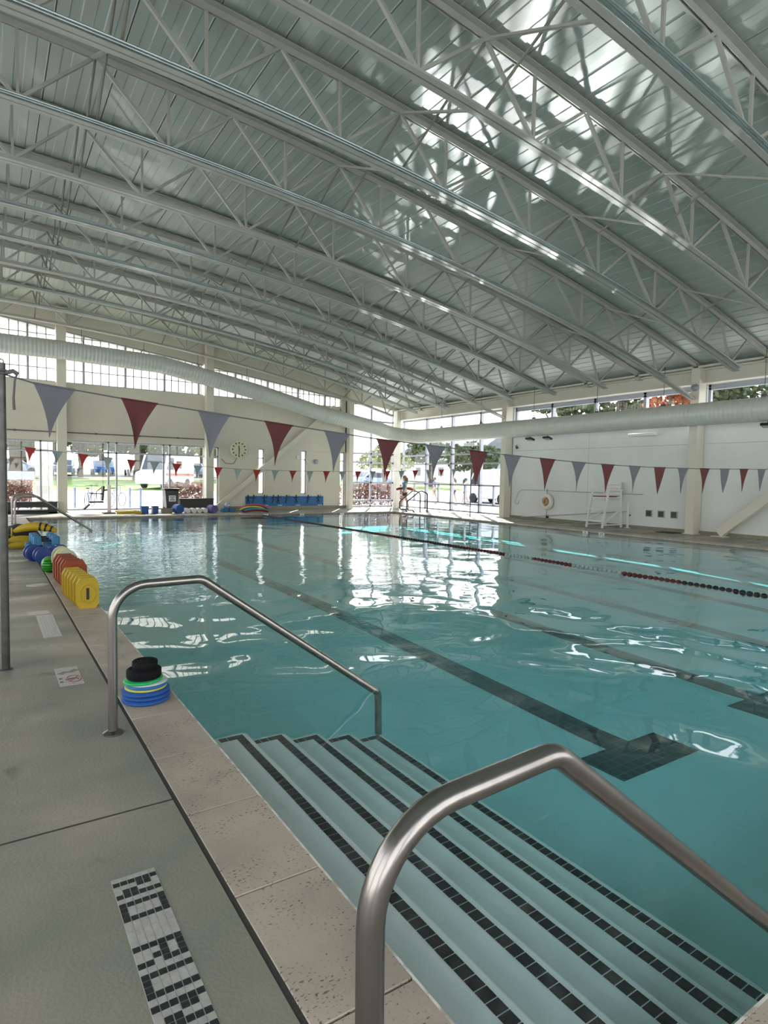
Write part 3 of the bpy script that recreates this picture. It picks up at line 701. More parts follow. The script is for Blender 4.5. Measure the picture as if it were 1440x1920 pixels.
# ================================================================== DECK MARKERS
FONT = {'N': ['#..#','##.#','##.#','#.##','#.##','#..#'], 'O': ['####','#..#','#..#','#..#','#..#','####'], 'R': ['####','#..#','####','#.#.','#..#','#..#'], 'U': ['#..#']*5+['####'],
        'I': ['#']*6, 'G': ['####','#...','#...','#.##','#..#','####'], ' ': ['.']*6}
def mosaic(cols_, x0, y0, p=.0255):
    m = MB(); m.cur = 2; m.box((x0, y0-p*len(cols_), -.02), (x0+6*p, y0, .0005))
    for i, cl in enumerate(cols_):
        for r in range(6):
            m.cur = 1 if cl[r] == '#' else 0
            xa = x0 + (5-r)*p; ya = y0 - i*p; m.box((xa+.0016, ya-p+.0016, -.01), (xa+p-.0016, ya-.0016, .0022))
    return m
def text_cols(s):
    out = ['.'*6]
    for ch in s:
        g_ = FONT[ch]; 
        for k in range(len(g_[0])): out.append(''.join(g_[r][k] for r in range(6)))
        out.append('.'*6)
    return out
mo = mosaic(text_cols('NO  RUNNING'), .362, 2.345).build('floor_mosaic', [M['lmark'], M['dmark'], M['gmark']], smooth=0, loc=(.44, 1.8, 0))
tag(mo, 'black and beige mosaic lettering set in the deck in the foreground', 'floor marker', 'mosaic markers in the deck')
mo = mosaic(['.'*6]*40, .414, 7.24).build('floor_mosaic', [M['lmark'], M['dmark'], M['gmark']], smooth=0, loc=(.49, 6.7, 0))  # plain pale tiles: glare washing out the lettering is put into the colour
tag(mo, 'pale mosaic panel, coloured as washed out by glare, in the deck beside the yellow boards', 'floor marker', 'mosaic markers in the deck')
q = MB(); q.box((.345, 7.29, -.02), (.545, 7.47, .002)); tag(q.build('floor_plate', M['lmark'], loc=(.45, 7.4, 0)), 'plain pale plate set in the deck above the pale mosaic panel', 'floor marker')
t = thing('no_diving_marker', 'white no-diving tile with a red circle set in the deck', 'floor marker', (.49, 4.95, 0))
X0, X1, Y0, Y1 = .413, .568, 4.73, 5.19
m = MB(); m.box((X0, Y0, -.02), (X1, Y1, .0008)); m.build('grout_bed', M['gmark'], t)
m = MB()
for r in range(6):
    x = X0 + r*.0258
    for y in (Y0+.001, Y0+.027, Y1-.026): m.box((x+.001, y, 0), (x+.0245, y+.0235, .0022))
m.box((X0+.002, Y0+.055, 0), (X1-.002, Y0+.23, .0022)); m.box((X0+.002, Y0+.235, 0), (X1-.002, Y1-.032, .0022)); m.build('white_tile', M['lmark'], t, smooth=0)
m = MB(); cx_, cy2 = .515, Y0+.142
ring = [(cx_+.047*math.cos(a_), cy2+.078*math.sin(a_), .0026) for a_ in [2*PI*i/28 for i in range(28)]]
m.tube(ring, .0035, 6, closed=True); m.tube([(cx_-.033, cy2-.055, .0026), (cx_+.033, cy2+.055, .0026)], .0035, 6); m.build('red_circle', M['rmark'], t)
m = MB(); m.tube([(cx_-.04, cy2, .003), (cx_, cy2+.012, .003), (cx_+.03, cy2-.02, .003)], .004, 6); m.sphere((cx_-.05, cy2-.005, .003), .008, sc=(1, 1, .3)); m.box((X0+.008, cy2-.06, .002), (X0+.03, cy2-.03, .0028)); m.box((X0+.008, cy2+.02, .002), (X0+.03, cy2+.05, .0028)); m.build('diver_figure', M['dmark'], t)
m = MB(); m.sweep([(X0+.02, Y0+.29, .0024), (X0+.06, Y0+.33, .0024), (X0+.1, Y0+.32, .0024), (X0+.145, Y0+.37, .0024)], .05, .001); m.build('grey_wave', M['curb'], t)
m = MB().lathe([(.13, -.02), (.13, .003), (.115, .004), (.0, .004)], (.55, 9.22, 0), 36); m.torus((.55, 9.22, .004), .095, .004)
tag(m.build('skimmer_lid', M['lmark'], loc=(.55, 9.22, 0)), 'round pale skimmer lid set flush in the deck near the orange boards', 'lid')
q = MB(); q.box((.40, 12.5, -.02), (.60, 12.85, .003)); tag(q.build('floor_plate', M['lmark'], loc=(.5, 12.6, 0)), 'small pale plate set in the deck beside the dark blue discs', 'floor marker')
# depth tiles at the waterline
def text_mesh(s, size, m, parent, loc, rot, name):
    cu = bpy.data.curves.new(name, 'FONT'); cu.body = s; cu.size = size; cu.extrude = .002; cu.align_x = 'CENTER'; cu.align_y = 'CENTER'
    o = bpy.data.objects.new(name, cu); link(o); dg = bpy.context.evaluated_depsgraph_get(); me = bpy.data.meshes.new_from_object(o.evaluated_get(dg))
    bpy.data.objects.remove(o); me.materials.clear(); me.materials.append(m)
    o = bpy.data.objects.new(name, me); link(o); o.parent = parent; o.location = Vector(loc)-Vector(parent_world(parent)); o.rotation_euler = rot; return o
for (y, s, lb) in ((12.35, '3', 'white tile numbered 3 on the right pool edge below the lifeguard chair'), (11.75, 'FT', 'white tile lettered FT on the right pool edge')):
    t = thing('depth_tile', lb, 'depth marker', (PX1-.03, y, -.1), 'depth tiles along the pool edge')
    MB().box((PX1-.034, y-.10, -.17), (PX1-.024, y+.10, -.02)).build('tile_face', M['white'], t)
    text_mesh(s, .13, M['black'], t, (PX1-.035, y, -.09), (PI/2, 0, -PI/2), 'numeral')
for (x, lb) in ((9.4, 'pale depth tile on the far pool edge below the noodle pile'), (11.0, 'pale depth tile on the far pool edge below the blue banner'), (12.9, 'pale depth tile on the far pool edge right of the blue banner')):
    MBt = MB().box((x-.1, PY1-.034, -.17), (x+.1, PY1-.024, -.02)); t = thing('depth_tile', lb, 'depth marker', (x, PY1-.03, -.1), 'depth tiles along the pool edge')
    MBt.build('tile_face', M['white'], t); text_mesh('3', .13, M['curb'], t, (x, PY1-.035, -.09), (PI/2, 0, 0), 'numeral')

# ================================================================== LEFT DECK EQUIPMENT
def upright_board(x, y, w_, h_, th, m, label, name, group, oct_=True, slot=True, flange=True, rz=0, cat='float board'):
    t = thing(name, label, cat, (x, y, 0), group)
    c_ = .3
    if oct_: poly = [(-.36, 0), (.36, 0), (.5, .17), (.5, .80), (.34, 1), (-.34, 1), (-.5, .80), (-.5, .17)]
    else: poly = [(-.38, 0), (.38, 0), (.47, .12), (.5, .5)] + [(.5*math.cos(a_), .62+.38*math.sin(a_)) for a_ in [PI*i/10 for i in range(11)]] + [(-.5, .5), (-.47, .12)]
    b_ = MB(); b_.prism([(u*w_, v*h_) for u, v in poly], lambda u, v, s: (x+u, y+(-th/2 if s == 0 else th/2), v)); b_.build('board', M[m], t, smooth=25, bevel=.006)
    if flange:
        e = MB()
        for yy in (-th/2, th/2): e.prism([(u*w_*1.05, h_*.5+(v-.5)*h_*1.03+.0) for u, v in poly], lambda u, v, s, yy=yy: (x+u, y+yy+(-.004 if s == 0 else .004), max(v, 0)))
        e.build('rim', M[m], t, smooth=0)
        d = MB(); d.torus((x, y-th/2-.004, h_*.5), w_*.36, .008, 'y', 28, 8, Matrix.Diagonal((1, 1, 1.3))); d.build('handle_ring', M[m], t)
    if slot: MB().box((x-.014, y-th/2-.010, h_*.30), (x+.014, y-th/2+.01, h_*.68)).build('grip_slot', M['black'], t)
    return t
nth = ['nearest', 'second', 'third', 'fourth', 'fifth', 'sixth', 'seventh']
for k in range(6):
    upright_board(.925-.012*k, 7.42+.17*k, .215, .335, .085, 'yellow', '%s of the row of upright yellow float boards, counted from the camera' % nth[k], 'float_board', 'yellow float boards on the coping')
for k in range(5):
    upright_board(.935-.012*k, 8.68+.19*k, .27, .375, .09, 'orange', '%s of the row of orange-red float boards, counted from the camera' % nth[k], 'float_board', 'orange float boards on the coping', slot=False, flange=k == 0)
for k in range(3):
    upright_board(.955-.012*k, 9.72+.26*k, .27, .40, .04, ('palegrey', 'pale', 'palegrey')[k], ('pale grey kickboard directly behind the orange boards', 'pale yellow kickboard between two pale grey ones', 'pale grey kickboard at the back beside the green disc')[k], 'kickboard', 'pale kickboards', oct_=False, slot=False, flange=False, cat='kickboard')
def dumbbell(x, y, r, m, label, name, group, th=.055, ln=.22, rz=.10, ribs=False):
    t = thing(name, label, 'aqua dumbbell', (x, y, 0), group)
    R_ = Matrix.Rotation(rz, 3, 'Z')
    for k, yy in enumerate((0, ln)):
        d = MB(); prof = [(r*.3, -th*.62), (r*.93, -th*.5), (r, -th*.25), (r, th*.4), (r*.95, th*.5)] if not ribs else [(r*.2, -.085), (r*.6, -.07), (r*.9, -.035), (r, 0), (r, .02), (r*.95, .028)]
        d.lathe(prof, Vector((x, y, r)) + R_ @ Vector((0, yy, 0)), 28, 'y', rot=R_)
        if ribs:
            for q_ in range(5):
                zz = -.7*r + q_*.35*r; hw = math.sqrt(max(r*r-zz*zz, 0))*.85
                d.tube([Vector((x, y, r)) + R_ @ Vector((u*hw, -.083*max(1-(u*hw/r)**2-(zz/r)**2, 0)**.5 - .008, zz)) for u in (-1, -.5, 0, .5, 1)], .008, 6)
        d.build('float_disc', M[m], t, smooth=50)
    MB().tube([Vector((x, y, r)), Vector((x, y, r)) + R_ @ Vector((0, ln, 0))], .018, 10).build('grip', M['black'], t)
    return t
dumbbell(.775, 10.3, .108, 'green', 'bright green ribbed water dumbbell on the coping', 'water_dumbbell', 'water dumbbells', ribs=True, rz=-.06)
dumbbell(.775, 11.25, .135, 'navy', 'dark blue round dumbbell directly behind the green one', 'water_dumbbell', 'water dumbbells')
dumbbell(.66, 11.7, .135, 'navy', 'dark blue round dumbbell at the left of the three, partly hidden', 'water_dumbbell', 'water dumbbells')
dumbbell(.95, 11.6, .13, 'navy', 'dark blue round dumbbell at the right, next to the water', 'water_dumbbell', 'water dumbbells', rz=-.5)
def block_dumbbell(x, y, z, label, grp):
    t = thing('foam_block_dumbbell', label, 'aqua dumbbell', (x, y, z), grp)
    for k, dx in enumerate((-.145, .145)):
        b_ = MB().cbox((x+dx, y, z+.085), (.13, .21, .165)); b_.build('foam_block', M['lblue'], t, bevel=.022)
    MB().tube([(x-.1, y, z+.085), (x+.1, y, z+.085)], .018, 10).build('grip', M['black'], t)
for k, (x, y, z, lb) in enumerate([(.83, 12.5, 0, 'light blue block dumbbell on the ground at the front of the heap'), (.82, 12.9, 0, 'light blue block dumbbell on the ground, second from the front'), (.81, 13.3, 0, 'light blue block dumbbell on the ground, third from the front'), (.90, 12.56, .172, 'light blue block dumbbell on top of the front one'), (.89, 12.94, .172, 'light blue block dumbbell on top of the second one'), (.88, 13.33, .172, 'light blue block dumbbell on top at the back of the heap')]):
    block_dumbbell(x, y, z, lb, 'light blue block dumbbells')
def float_belt(c, ax, ln, r, label, stripes=(), rise=.1, lens=True):
    t = thing('float_belt', label, 'float belt', c, 'yellow float belts')
    c = Vector(c); u = Vector((math.cos(ax), math.sin(ax), 0)); pts = []; rr = []
    for i in range(17):
        f_ = i/16*2-1; pts.append(c + u*(f_*ln/2) + Vector((0, 0, r*1.05 + rise*(1-f_*f_)))); rr.append(r*(1-.55*abs(f_)**3))
    MB().tube(pts, rr, 16).build('float_body', M['yellow'], t, smooth=60)
    for s_2 in stripes:
        i = int((s_2+1)*8); p = pts[i]; d = (pts[min(i+1, 16)]-pts[i-1]).normalized()
        MB().tube([p-d*.018, p+d*.018], rr[i]+.006, 16).build('black_strap', M['black'], t)
    s = MB(); s.torus(c + Vector((-u.x*.0, -.02, r)) - u*(ln*.5+.04), .075, .012, 'x', 20, 8); s.build('loop', M['yellow'], t)
    return t
float_belt((.83, 14.25, .20), -.30, .78, .085, 'yellow float belt with three black straps lying on top of the pile', (.25, .5, .75), .10)
float_belt((.58, 14.0, 0.0), .05, .50, .10, 'fat yellow float belt below the strapped one', (), .03)
float_belt((.56, 13.7, 0.0), .1, .46, .065, 'small yellow float belt at the front of the pile on the deck', (), .01)
float_belt((.32, 14.75, 0.0), .2, .40, .085, 'yellow float belt at the left of the pile behind the post', (.3,), .02)
# black mesh bag
m = MB(); rnd = random.Random(3); prof = []
vs = []; nx, ny = 14, 8
for i in range(nx+1):
    for k in range(ny+1):
        u, v = i/nx, k/ny; h = .30*math.sin(PI*u)**.7*math.sin(PI*v)**.6*(.65+.5*u) + rnd.uniform(-.02, .02)*(0 < i < nx and 0 < k < ny)
        vs.append((.12+.95*u, 16.0+1.1*v, max(h, .002)))
fs = [(i*(ny+1)+k, (i+1)*(ny+1)+k, (i+1)*(ny+1)+k+1, i*(ny+1)+k+1) for i in range(nx) for k in range(ny)]
m.add(vs, fs); m.add([(.12, 16, 0), (1.07, 16, 0), (1.07, 17.1, 0), (.12, 17.1, 0)], [(0,3,2,1)])
tag(m.build('mesh_bag', M['mat_'], smooth=60, loc=(.6, 16.5, 0)), 'slumped black mesh equipment bag on the deck behind the yellow belts', 'bag')
q = MB().cbox((.05, 13.9, .12), (.3, .5, .24)); tag(q.build('gear_bin', M['black'], bevel=.03, loc=(.05, 13.9, 0)), 'low black bin half hidden behind the tall post at left', 'bin')

# stack of discs on the coping by the handrail
SX, SY = .872, 4.19; z = 0
for k, (h, r, mn, nm, lb, dx) in enumerate([(.030, .152, 'blue', 'foam_disc', 'thick blue foam disc at the bottom of the stack by the handrail', 0), (.028, .150, 'blue', 'foam_disc', 'thick blue foam disc, second from the bottom of the stack', .004), (.028, .152, 'blue', 'foam_disc', 'thick blue foam disc directly below the yellow ring', -.003),
        (.014, .132, 'ringy', 'flying_ring', 'yellow ring resting on the blue foam discs', 0), (.020, .130, 'ringb', 'flying_ring', 'blue ring between the yellow and white rings', .004), (.013, .130, 'ringw', 'flying_ring', 'white ring under the green ring', .006), (.017, .125, 'bgreen', 'flying_ring', 'green ring tilted below the black coils', -.016)]):
    c0 = Vector((SX+dx, SY, z)); e = h*.3
    m = MB()
    if nm == 'foam_disc': m.lathe([(r-.012, 0), (r, e), (r, h-e), (r-.012, h)], c0, 40)
    else: m.lathe([(r-.006, 0), (r, h*.3), (r, h*.7), (r-.006, h), (r-.06, h), (r-.06, h*.4)], c0, 40); 
    o = m.build(nm, M[mn], smooth=50, loc=c0); tag(o, lb, 'ring' if nm != 'foam_disc' else 'foam disc', 'rings stacked by the handrail' if nm != 'foam_disc' else 'blue foam discs')
    if mn == 'bgreen': o.rotation_euler = (.0, -.05, 0); z += .006
    z += h
for (r, h, lb, dx) in ((.110, .058, 'wider black coil of strap under the smaller one', -.012), (.080, .055, 'small black coil of strap on top of the stack', -.006)):
    m = MB(); c0 = Vector((SX+dx, SY, z)); m.lathe([(r-.004, 0), (r, .008), (r*1.0, h-.008), (r-.006, h-.002), (.01, h-.004)], c0, 36)
    pts = [c0 + Vector(((.012+(r-.02)*i/60)*math.cos(i*.42), (.012+(r-.02)*i/60)*math.sin(i*.42), h-.003)) for i in range(61)]
    m.tube(pts, .0045, 6); o = m.build('strap_coil', M['coil'], smooth=50, loc=c0); tag(o, lb, 'strap coil', 'black strap coils'); z += h

# ================================================================== FAR DECK
def bench(x0, x1, y, h, label, slot):
    t = thing('window_bench', label, 'bench', ((x0+x1)/2, y, 0), 'dark benches under the far windows')
    m = MB(); d = .35
    if slot:
        m.box((x0, y, h*.55), (x1, y+d, h)); m.box((x0, y, 0), (x0+.12, y+d, h*.55)); m.box((x1-.30, y, 0), (x1, y+d, h*.55)); m.box((x0, y, .0), (x1, y+d, .07)); m.box((x0, y, h*.2), (x1, y+d, h*.3))
    else: m.box((x0, y, 0), (x1, y+d, h))
    m.build('body', M['dgrey'], t, bevel=.01); MB().box((x0-.02, y-.02, h), (x1+.02, y+d+.02, h+.03)).build('seat_top', M['dgrey'], t)
bench(.62, 2.18, 25.2, .40, 'dark low bench with an open slot under the far left window', True)
bench(6.62, 8.0, 25.28, .50, 'dark solid low bench in front of the russet hedge window', False)
# wheelie bin
t = thing('wheelie_bin', 'black wheelie bin with a white notice in front of the far window', 'bin', (6.25, 25.35, 0))
m = MB(); m.prism([(-.20, .05), (.20, .05), (.27, .88), (-.27, .88)], lambda u, v, s: (6.25+u, 25.1 if s == 0 else 25.62, v)); m.build('body', M['black'], t, bevel=.02)
MB().cbox((6.25, 25.36, .915), (.62, .60, .06)).build('lid', M['black'], t, bevel=.015)
MB().box((6.12, 25.085, .42), (6.39, 25.098, .66)).build('notice', M['white'], t)
m = MB()
for z, l in ((.60, .20), (.54, .13), (.48, .19)): m.box((6.255-l/2, 25.081, z-.014), (6.255+l/2, 25.086, z+.014))
m.build('notice_print', M['black'], t, smooth=0)
for x in (6.05, 6.45): MB().lathe([(.09, -.025), (.09, .025)], (x, 25.58, .09), 20, 'x').build('wheel', M['tyre'], t)
# pool lift
t = thing('pool_lift', 'pool lift with a dark seat on a tall metal mast at the far pool edge', 'pool lift', (3.85, 24.7, 0))
lx, ly = 3.83, 24.6
MB().beam((lx, ly, 0), (lx, ly, 1.08), .13, .13).build('mast', M['steel'], t); MB().box((lx-.2, ly-.2, 0), (lx+.2, ly+.25, .05)).build('base', M['post'], t)
MB().cbox((lx-.22, ly, .76), (.07, .4, .55), ry=.08).build('backrest', M['black'], t, bevel=.02); MB().cbox((lx-.45, ly, .44), (.5, .42, .06)).build('seat', M['black'], t, bevel=.02)
MB().tube(fillet([(lx-.2, ly-.2, .74), (lx-.62, ly-.2, .76), (lx-.7, ly-.2, .78)], .03), .02, 8).build('armrest', M['black'], t)
MB().beam((lx-.66, ly, .36), (lx-.86, ly, .17), .05, .30, (0,1,0)).build('footrest', M['black'], t, smooth=0); MB().tube([(lx, ly, .9), (lx-.22, ly, .85)], .03, 8).build('arm', M['post'], t)
MB().tube(fillet([(lx-.2, ly+.15, 1.0), (lx-.42, ly+.15, .8), (lx-.4, ly+.15, .5)], .1), .018, 8).build('frame_tube', M['steel'], t)
m = MB(); m.tube([(3.98, 23.9, .06), (4.4, 23.95, .075), (4.85, 23.9, .06)], [.045, .065, .045], 12); m.tube([(3.95, 24.0, .12), (4.5, 24.05, .13), (4.8, 24.0, .11)], .03, 10)
tag(m.build('rescue_float', M['yellow'], smooth=60, loc=(4.4, 23.95, 0)), 'long yellow rescue float lying on the far deck beside the pool lift', 'rescue float')
def tub(x, y, w_, h_, m, label):
    t = thing('storage_tub', label, 'tub', (x, y, 0), 'small tubs on the far deck')
    b_ = MB(); b_.prism([(-w_/2*.88, 0), (w_/2*.88, 0), (w_/2, h_), (-w_/2, h_)], lambda u, v, s: (x+u, y if s == 0 else y+.28, v)); b_.build('body', M[m], t, bevel=.008)
    MB().box((x-w_/2-.01, y-.01, h_-.03), (x+w_/2+.01, y+.29, h_)).build('rim', M[m], t)
tub(4.98, 23.95, .27, .29, 'blue', 'blue tub on the far deck, left of the two'); tub(5.36, 23.95, .22, .29, 'navy', 'dark blue tub on the far deck between the blue and grey tubs'); tub(5.82, 24.05, .40, .20, 'curb', 'wide grey tub on the far deck in front of the wheelie bin')
def roll(x, y, r, ln, m, core, label, rz=0.0):
    t = thing('foam_roller', label, 'foam roller', (x, y, 0), 'foam rollers on the far deck')
    R_ = Matrix.Rotation(rz, 3, 'Z'); b_ = MB(); b_.lathe([(r*.42, -ln/2+.01), (r*.42, -ln/2), (r, -ln/2), (r, ln/2), (r*.42, ln/2)], (x, y, r), 24, 'y', rot=R_); b_.build('foam', M[m], t, smooth=50)
    b2 = MB(); b2.lathe([(r*.41, -ln/2+.015), (r*.41, ln/2)], (x, y, r), 16, 'y', rot=R_); b2.build('core', M[core], t)
roll(6.22, 24.1, .175, .3, 'blue', 'black', 'large blue foam roller with a black hole, in front of the wheelie bin', .35)
for k, (x, c_o) in enumerate(((6.58, 'black'), (6.82, 'curb'), (7.04, 'curb'), (7.26, 'pink'))): roll(x, 24.2, .10, .3, 'white', c_o, ('white foam roller with a black core next to the large blue roller', 'white foam roller with a grey core, second of four', 'white foam roller with a grey core, third of four', 'white foam roller with a pink core, last of four')[k], .1)
roll(7.55, 24.05, .16, .34, 'purple', 'palegrey', 'violet foam roller with a pale core at the right of the white ones', .3)
t = thing('ball', 'blue and white ball resting on two blue blocks', 'ball', (8.32, 24.5, .27)); m = MB(); m.sphere((8.32, 24.5, .27), .12, 20, 14); m.build('ball_skin', M['car1'], t, smooth=80); m = MB(); m.torus((8.32, 24.5, .27), .114, .012, 'x', 24, 8); m.build('stripe', M['white'], t)
for k, x in enumerate((8.2, 8.5)): tag(MB().cbox((x, 24.5, .075), (.24, .25, .15)).build('foam_block', M['lblue'], bevel=.02, loc=(x, 24.5, 0)), 'light blue foam block under the ball, %s one' % ('left', 'right')[k], 'foam block', 'light blue foam blocks')
for k, (x, y, r_) in enumerate(((8.85, 24.9, .4), (9.0, 25.1, .2))): tag(MB().cbox((x, y, .03), (.42, .18, .06), rz=r_).build('folded_mat', M['curb'], bevel=.015, loc=(x, y, 0)), ('small grey folded mat at the foot of the diagonal brace, nearer one', 'small grey folded mat at the foot of the diagonal brace, farther one')[k], 'mat', 'small grey mats')
# noodle pile
for k, (dx, yy, z, ln, mn, lb) in enumerate([(0, 23.75, .0, 1.02, 'crimson', 'dark red pool noodle at the bottom front of the pile'), (0, 23.86, .0, 1.1, 'navy', 'dark blue pool noodle on the deck behind the red one'), (.02, 23.78, .075, 1.08, 'teal', 'teal pool noodle arched over the dark red one'), (-.03, 23.9, .085, 1.15, 'blue', 'blue pool noodle in the middle of the pile'), (-.12, 23.84, .16, 1.1, 'ringy', 'yellow pool noodle drooping at the left of the pile'), (.05, 23.95, .17, 1.1, 'maroon', 'maroon pool noodle near the top of the pile'), (-.05, 23.87, .245, 1.2, 'pink', 'pink pool noodle on top of the pile'), (.08, 23.98, .25, 1.05, 'purple', 'violet pool noodle behind the pink one on top')]):
    m = MB(); xc = 9.28+dx
    p = [(xc + (i/12-.5)*ln, yy, z + .04 + .045*(1-((i/12-.5)*2)**2) - (.5*z*abs((i/12-.5)*2)**3)) for i in range(13)]
    m.tube(p, .036, 12); tag(m.build('pool_noodle', M[mn], smooth=60, loc=(xc, yy, 0)), lb, 'pool noodle', 'pool noodles in the pile')
# blue banner with swimmers
t = thing('wall_banner', 'long blue banner with exercise figures low on the far wall', 'banner', (11.58, 25.97, .4))
MB().box((9.64, 25.975, .14), (13.52, 25.99, .60)).build('banner_sheet', M['banner'], t)
m = MB(); tx_ = MB()
for k, x in enumerate((9.76, 10.02, 10.53, 10.97, 11.2, 11.62, 12.1, 12.72, 13.25)):
    yb = 25.97
    m.sphere((x, yb, .63), .035, 10, 6, (1, .25, 1)); m.tube([(x, yb, .6), (x, yb, .45), (x+.05*(-1)**k, yb, .34), (x+.02*(-1)**k, yb, .26)], [.02, .028, .02, .012], 8)
    m.tube([(x, yb, .57), (x+.09, yb, .52), (x+.13, yb, .57+.05*(k % 3))], .012, 6); m.tube([(x, yb, .57), (x-.09, yb, .50), (x-.12, yb, .56-.05*(k % 2))], .012, 6); m.tube([(x, yb, .45), (x-.06, yb, .36), (x-.05, yb, .28)], .015, 6)
    if k % 2 == 0: tx_.box((x-.02, 25.970, .17), (x+.2, 25.976, .195))
m.build('figure_print', M['black'], t, smooth=60); tx_.build('caption_print', M['white'], t, smooth=0)
# clock
t = thing('pace_clock', 'round cream-faced pace clock hanging on the far wall', 'clock', (9.29, 25.9, 2.645)); cx2, cz2, R2 = 9.29, 2.645, .375
MB().lathe([(R2-.01, -.045), (R2, -.04), (R2, .06)], (cx2, 25.9, cz2), 40, 'y').build('case', M['white'], t); MB().lathe([(R2-.03, -.05), (R2-.03, -.046)], (cx2, 25.9, cz2), 40, 'y').build('dial', M['clockface'], t)
m = MB()
for k in range(12): a_ = k*PI/6; m.cbox((cx2+.29*math.sin(a_), 25.845, cz2+.29*math.cos(a_)), (.045, .006, .075), ry=a_)
m.build('hour_marks', M['black'], t, smooth=0)
m = MB(); m.beam((cx2, 25.842, cz2), (cx2-.01, 25.842, cz2-.24), .03, .006, (0,1,0)); m.beam((cx2+.01, 25.842, cz2-.05), (cx2-.02, 25.842, cz2+.17), .035, .006, (0,1,0)); m.build('hands', M['black'], t, smooth=0)
MB().tube([(cx2-.05, 25.98, cz2-.36), (cx2-.2, 25.98, cz2-.62), (cx2-.55, 25.98, cz2-.62), (cx2-.75, 25.98, cz2-.42)], .012, 6).build('power_cable', M['rope'], t)
m = MB(); m.cbox((12.16, 25.96, 2.40), (.13, .06, .16)); tag(m.build('wall_box', M['white'], bevel=.01, loc=(12.16, 25.96, 2.4)), 'small white control box on the far wall between the narrow windows', 'wall box')
m = MB().lathe([(.11, 0), (.11, -.04), (.07, -.07), (.0, -.075)], (13.1, 25.99, 2.23), 20, 'y'); tag(m.build('wall_sounder', M['alum'], loc=(13.1, 25.97, 2.23)), 'round grey sounder on the far wall near the right column', 'sounder')
m = MB().tube([(-2, 25.96, 3.02), (2.2, 25.96, 3.02)], .022, 8); m.tube([(2.6, 25.96, 3.02), (7.8, 25.96, 3.02)], .022, 8)
for x in (.9, 3.6, 5.2, 6.7): m.cbox((x, 25.965, 3.02), (.07, .05, .07))
tag(m.build('conduit_run', M['rope'], loc=(4, 25.96, 3.02)), 'thin grey conduit running along the far wall above the park windows', 'conduit')

# ================================================================== RIGHT SIDE
# lifeguard chair
t = thing('lifeguard_chair', 'tall white wooden lifeguard chair on the right deck', 'lifeguard chair', (17.35, 13.0, 0)); Wc = 'wchair'
YA, YB = 13.32, 12.70
for y in (YA, YB):
    MB().beam((16.86, y, 0), (17.14, y, 1.24), .07, .045, (0,1,0)).build('front_leg', M[Wc], t); MB().beam((17.86, y, 0), (17.76, y, 1.24), .07, .045, (0,1,0)).build('rear_leg', M[Wc], t)
    MB().box((17.06, y-.05, 1.24), (17.82, y+.05, 1.275)).build('armrest', M[Wc], t); MB().beam((17.80, y, .62), (16.98, y, .18), .06, .03, (0,1,0)).build('side_brace', M[Wc], t); MB().beam((16.9, y, .1), (17.85, y, .1), .05, .03).build('side_rail', M[Wc], t)
for x, z in ((16.84, .22), (16.93, .60)): MB().box((x-.07, YB-.05, z), (x+.11, YA+.05, z+.045)).build('foot_step', M[Wc], t)
m = MB()
for k in range(5): m.box((17.08+.13*k, YB-.02, .985), (17.20+.13*k, YA+.02, 1.015))
m.build('seat', M[Wc], t); MB().box((17.1, YB+.03, 1.016), (17.65, YA-.03, 1.05)).build('seat_pad', M['crimson'], t)
m = MB()
for k in range(4): m.cbox((17.74+.02*k, (YA+YB)/2, 1.13+.115*k), (.03, .60, .10), ry=.12)
m.build('backrest', M[Wc], t)
# shepherd crook on the wall
t = thing('rescue_crook', 'long pale shepherd crook hung on the right wall above the lifebuoy', 'rescue pole', (17.95, 14.5, 1.15))
MB().tube([(17.95, 12.0, 1.13), (17.95, 16.9, 1.15)], .017, 8).build('shaft', M['pole'], t); MB().tube(fillet([(17.95, 16.9, 1.15), (17.95, 17.5, 1.15), (17.95, 17.75, .60), (17.95, 17.55, .55), (17.95, 17.5, .72)], [.3, .07, .06]), .015, 8).build('hook', M['pole'], t)
t = thing('telescopic_pole', 'pale pole held low along the right wall on brackets', 'pole', (17.9, 14.8, .2)); MB().tube([(17.9, 12.5, .55), (17.9, 17.3, .06)], .016, 8).build('shaft', M['pole'], t); MB().box((17.89, 15.97, .1), (17.98, 16.03, .22)).build('bracket', M['black'], t)
t = thing('lifebuoy', 'white ring lifebuoy with an orange rope hanging on the right wall', 'lifebuoy', (17.9, 16.03, .70))
MB().torus((17.905, 16.03, .72), .235, .08, 'x', 36, 14).build('ring', M['buoy'], t, smooth=80)
MB().torus((17.86, 16.03, .74), .10, .03, 'x', 20, 8).build('rope_coil', M['tan'], t, smooth=80); MB().tube([(17.93, 16.03, 1.22), (17.93, 16.03, 1.0)], .012, 6).build('hook', M['post'], t); MB().tube([(17.93, 16.03, .47), (17.93, 16.03, .15)], .008, 6).build('tether', M['rope'], t)
t = thing('bracket_post', 'short white post standing by the right wall beside the lifeguard chair', 'post', (17.85, 12.45, 0)); MB().beam((17.85, 12.45, 0), (17.85, 12.45, .85), .05, .05).build('upright', M['wchair'], t); MB().box((17.83, 12.43, .40), (17.97, 12.47, .45)).build('arm', M['post'], t); MB().box((17.78, 12.38, 0), (17.92, 12.52, .02)).build('foot', M['wchair'], t)
for k, y in enumerate((11.78, 11.35, 10.92)):
    t = thing('wall_vent', 'dark square vent low on the right wall, ' + ('left of three', 'middle of three', 'right of three')[k], 'vent', (17.98, y, .52), 'square vents in the right wall')
    MB().box((17.975, y-.115, .41), (17.998, y+.115, .64)).build('frame', M['alum'], t); m = MB(); m.box((17.97, y-.09, .435), (17.985, y+.09, .615)); m.build('grille', M['black'], t, smooth=0)
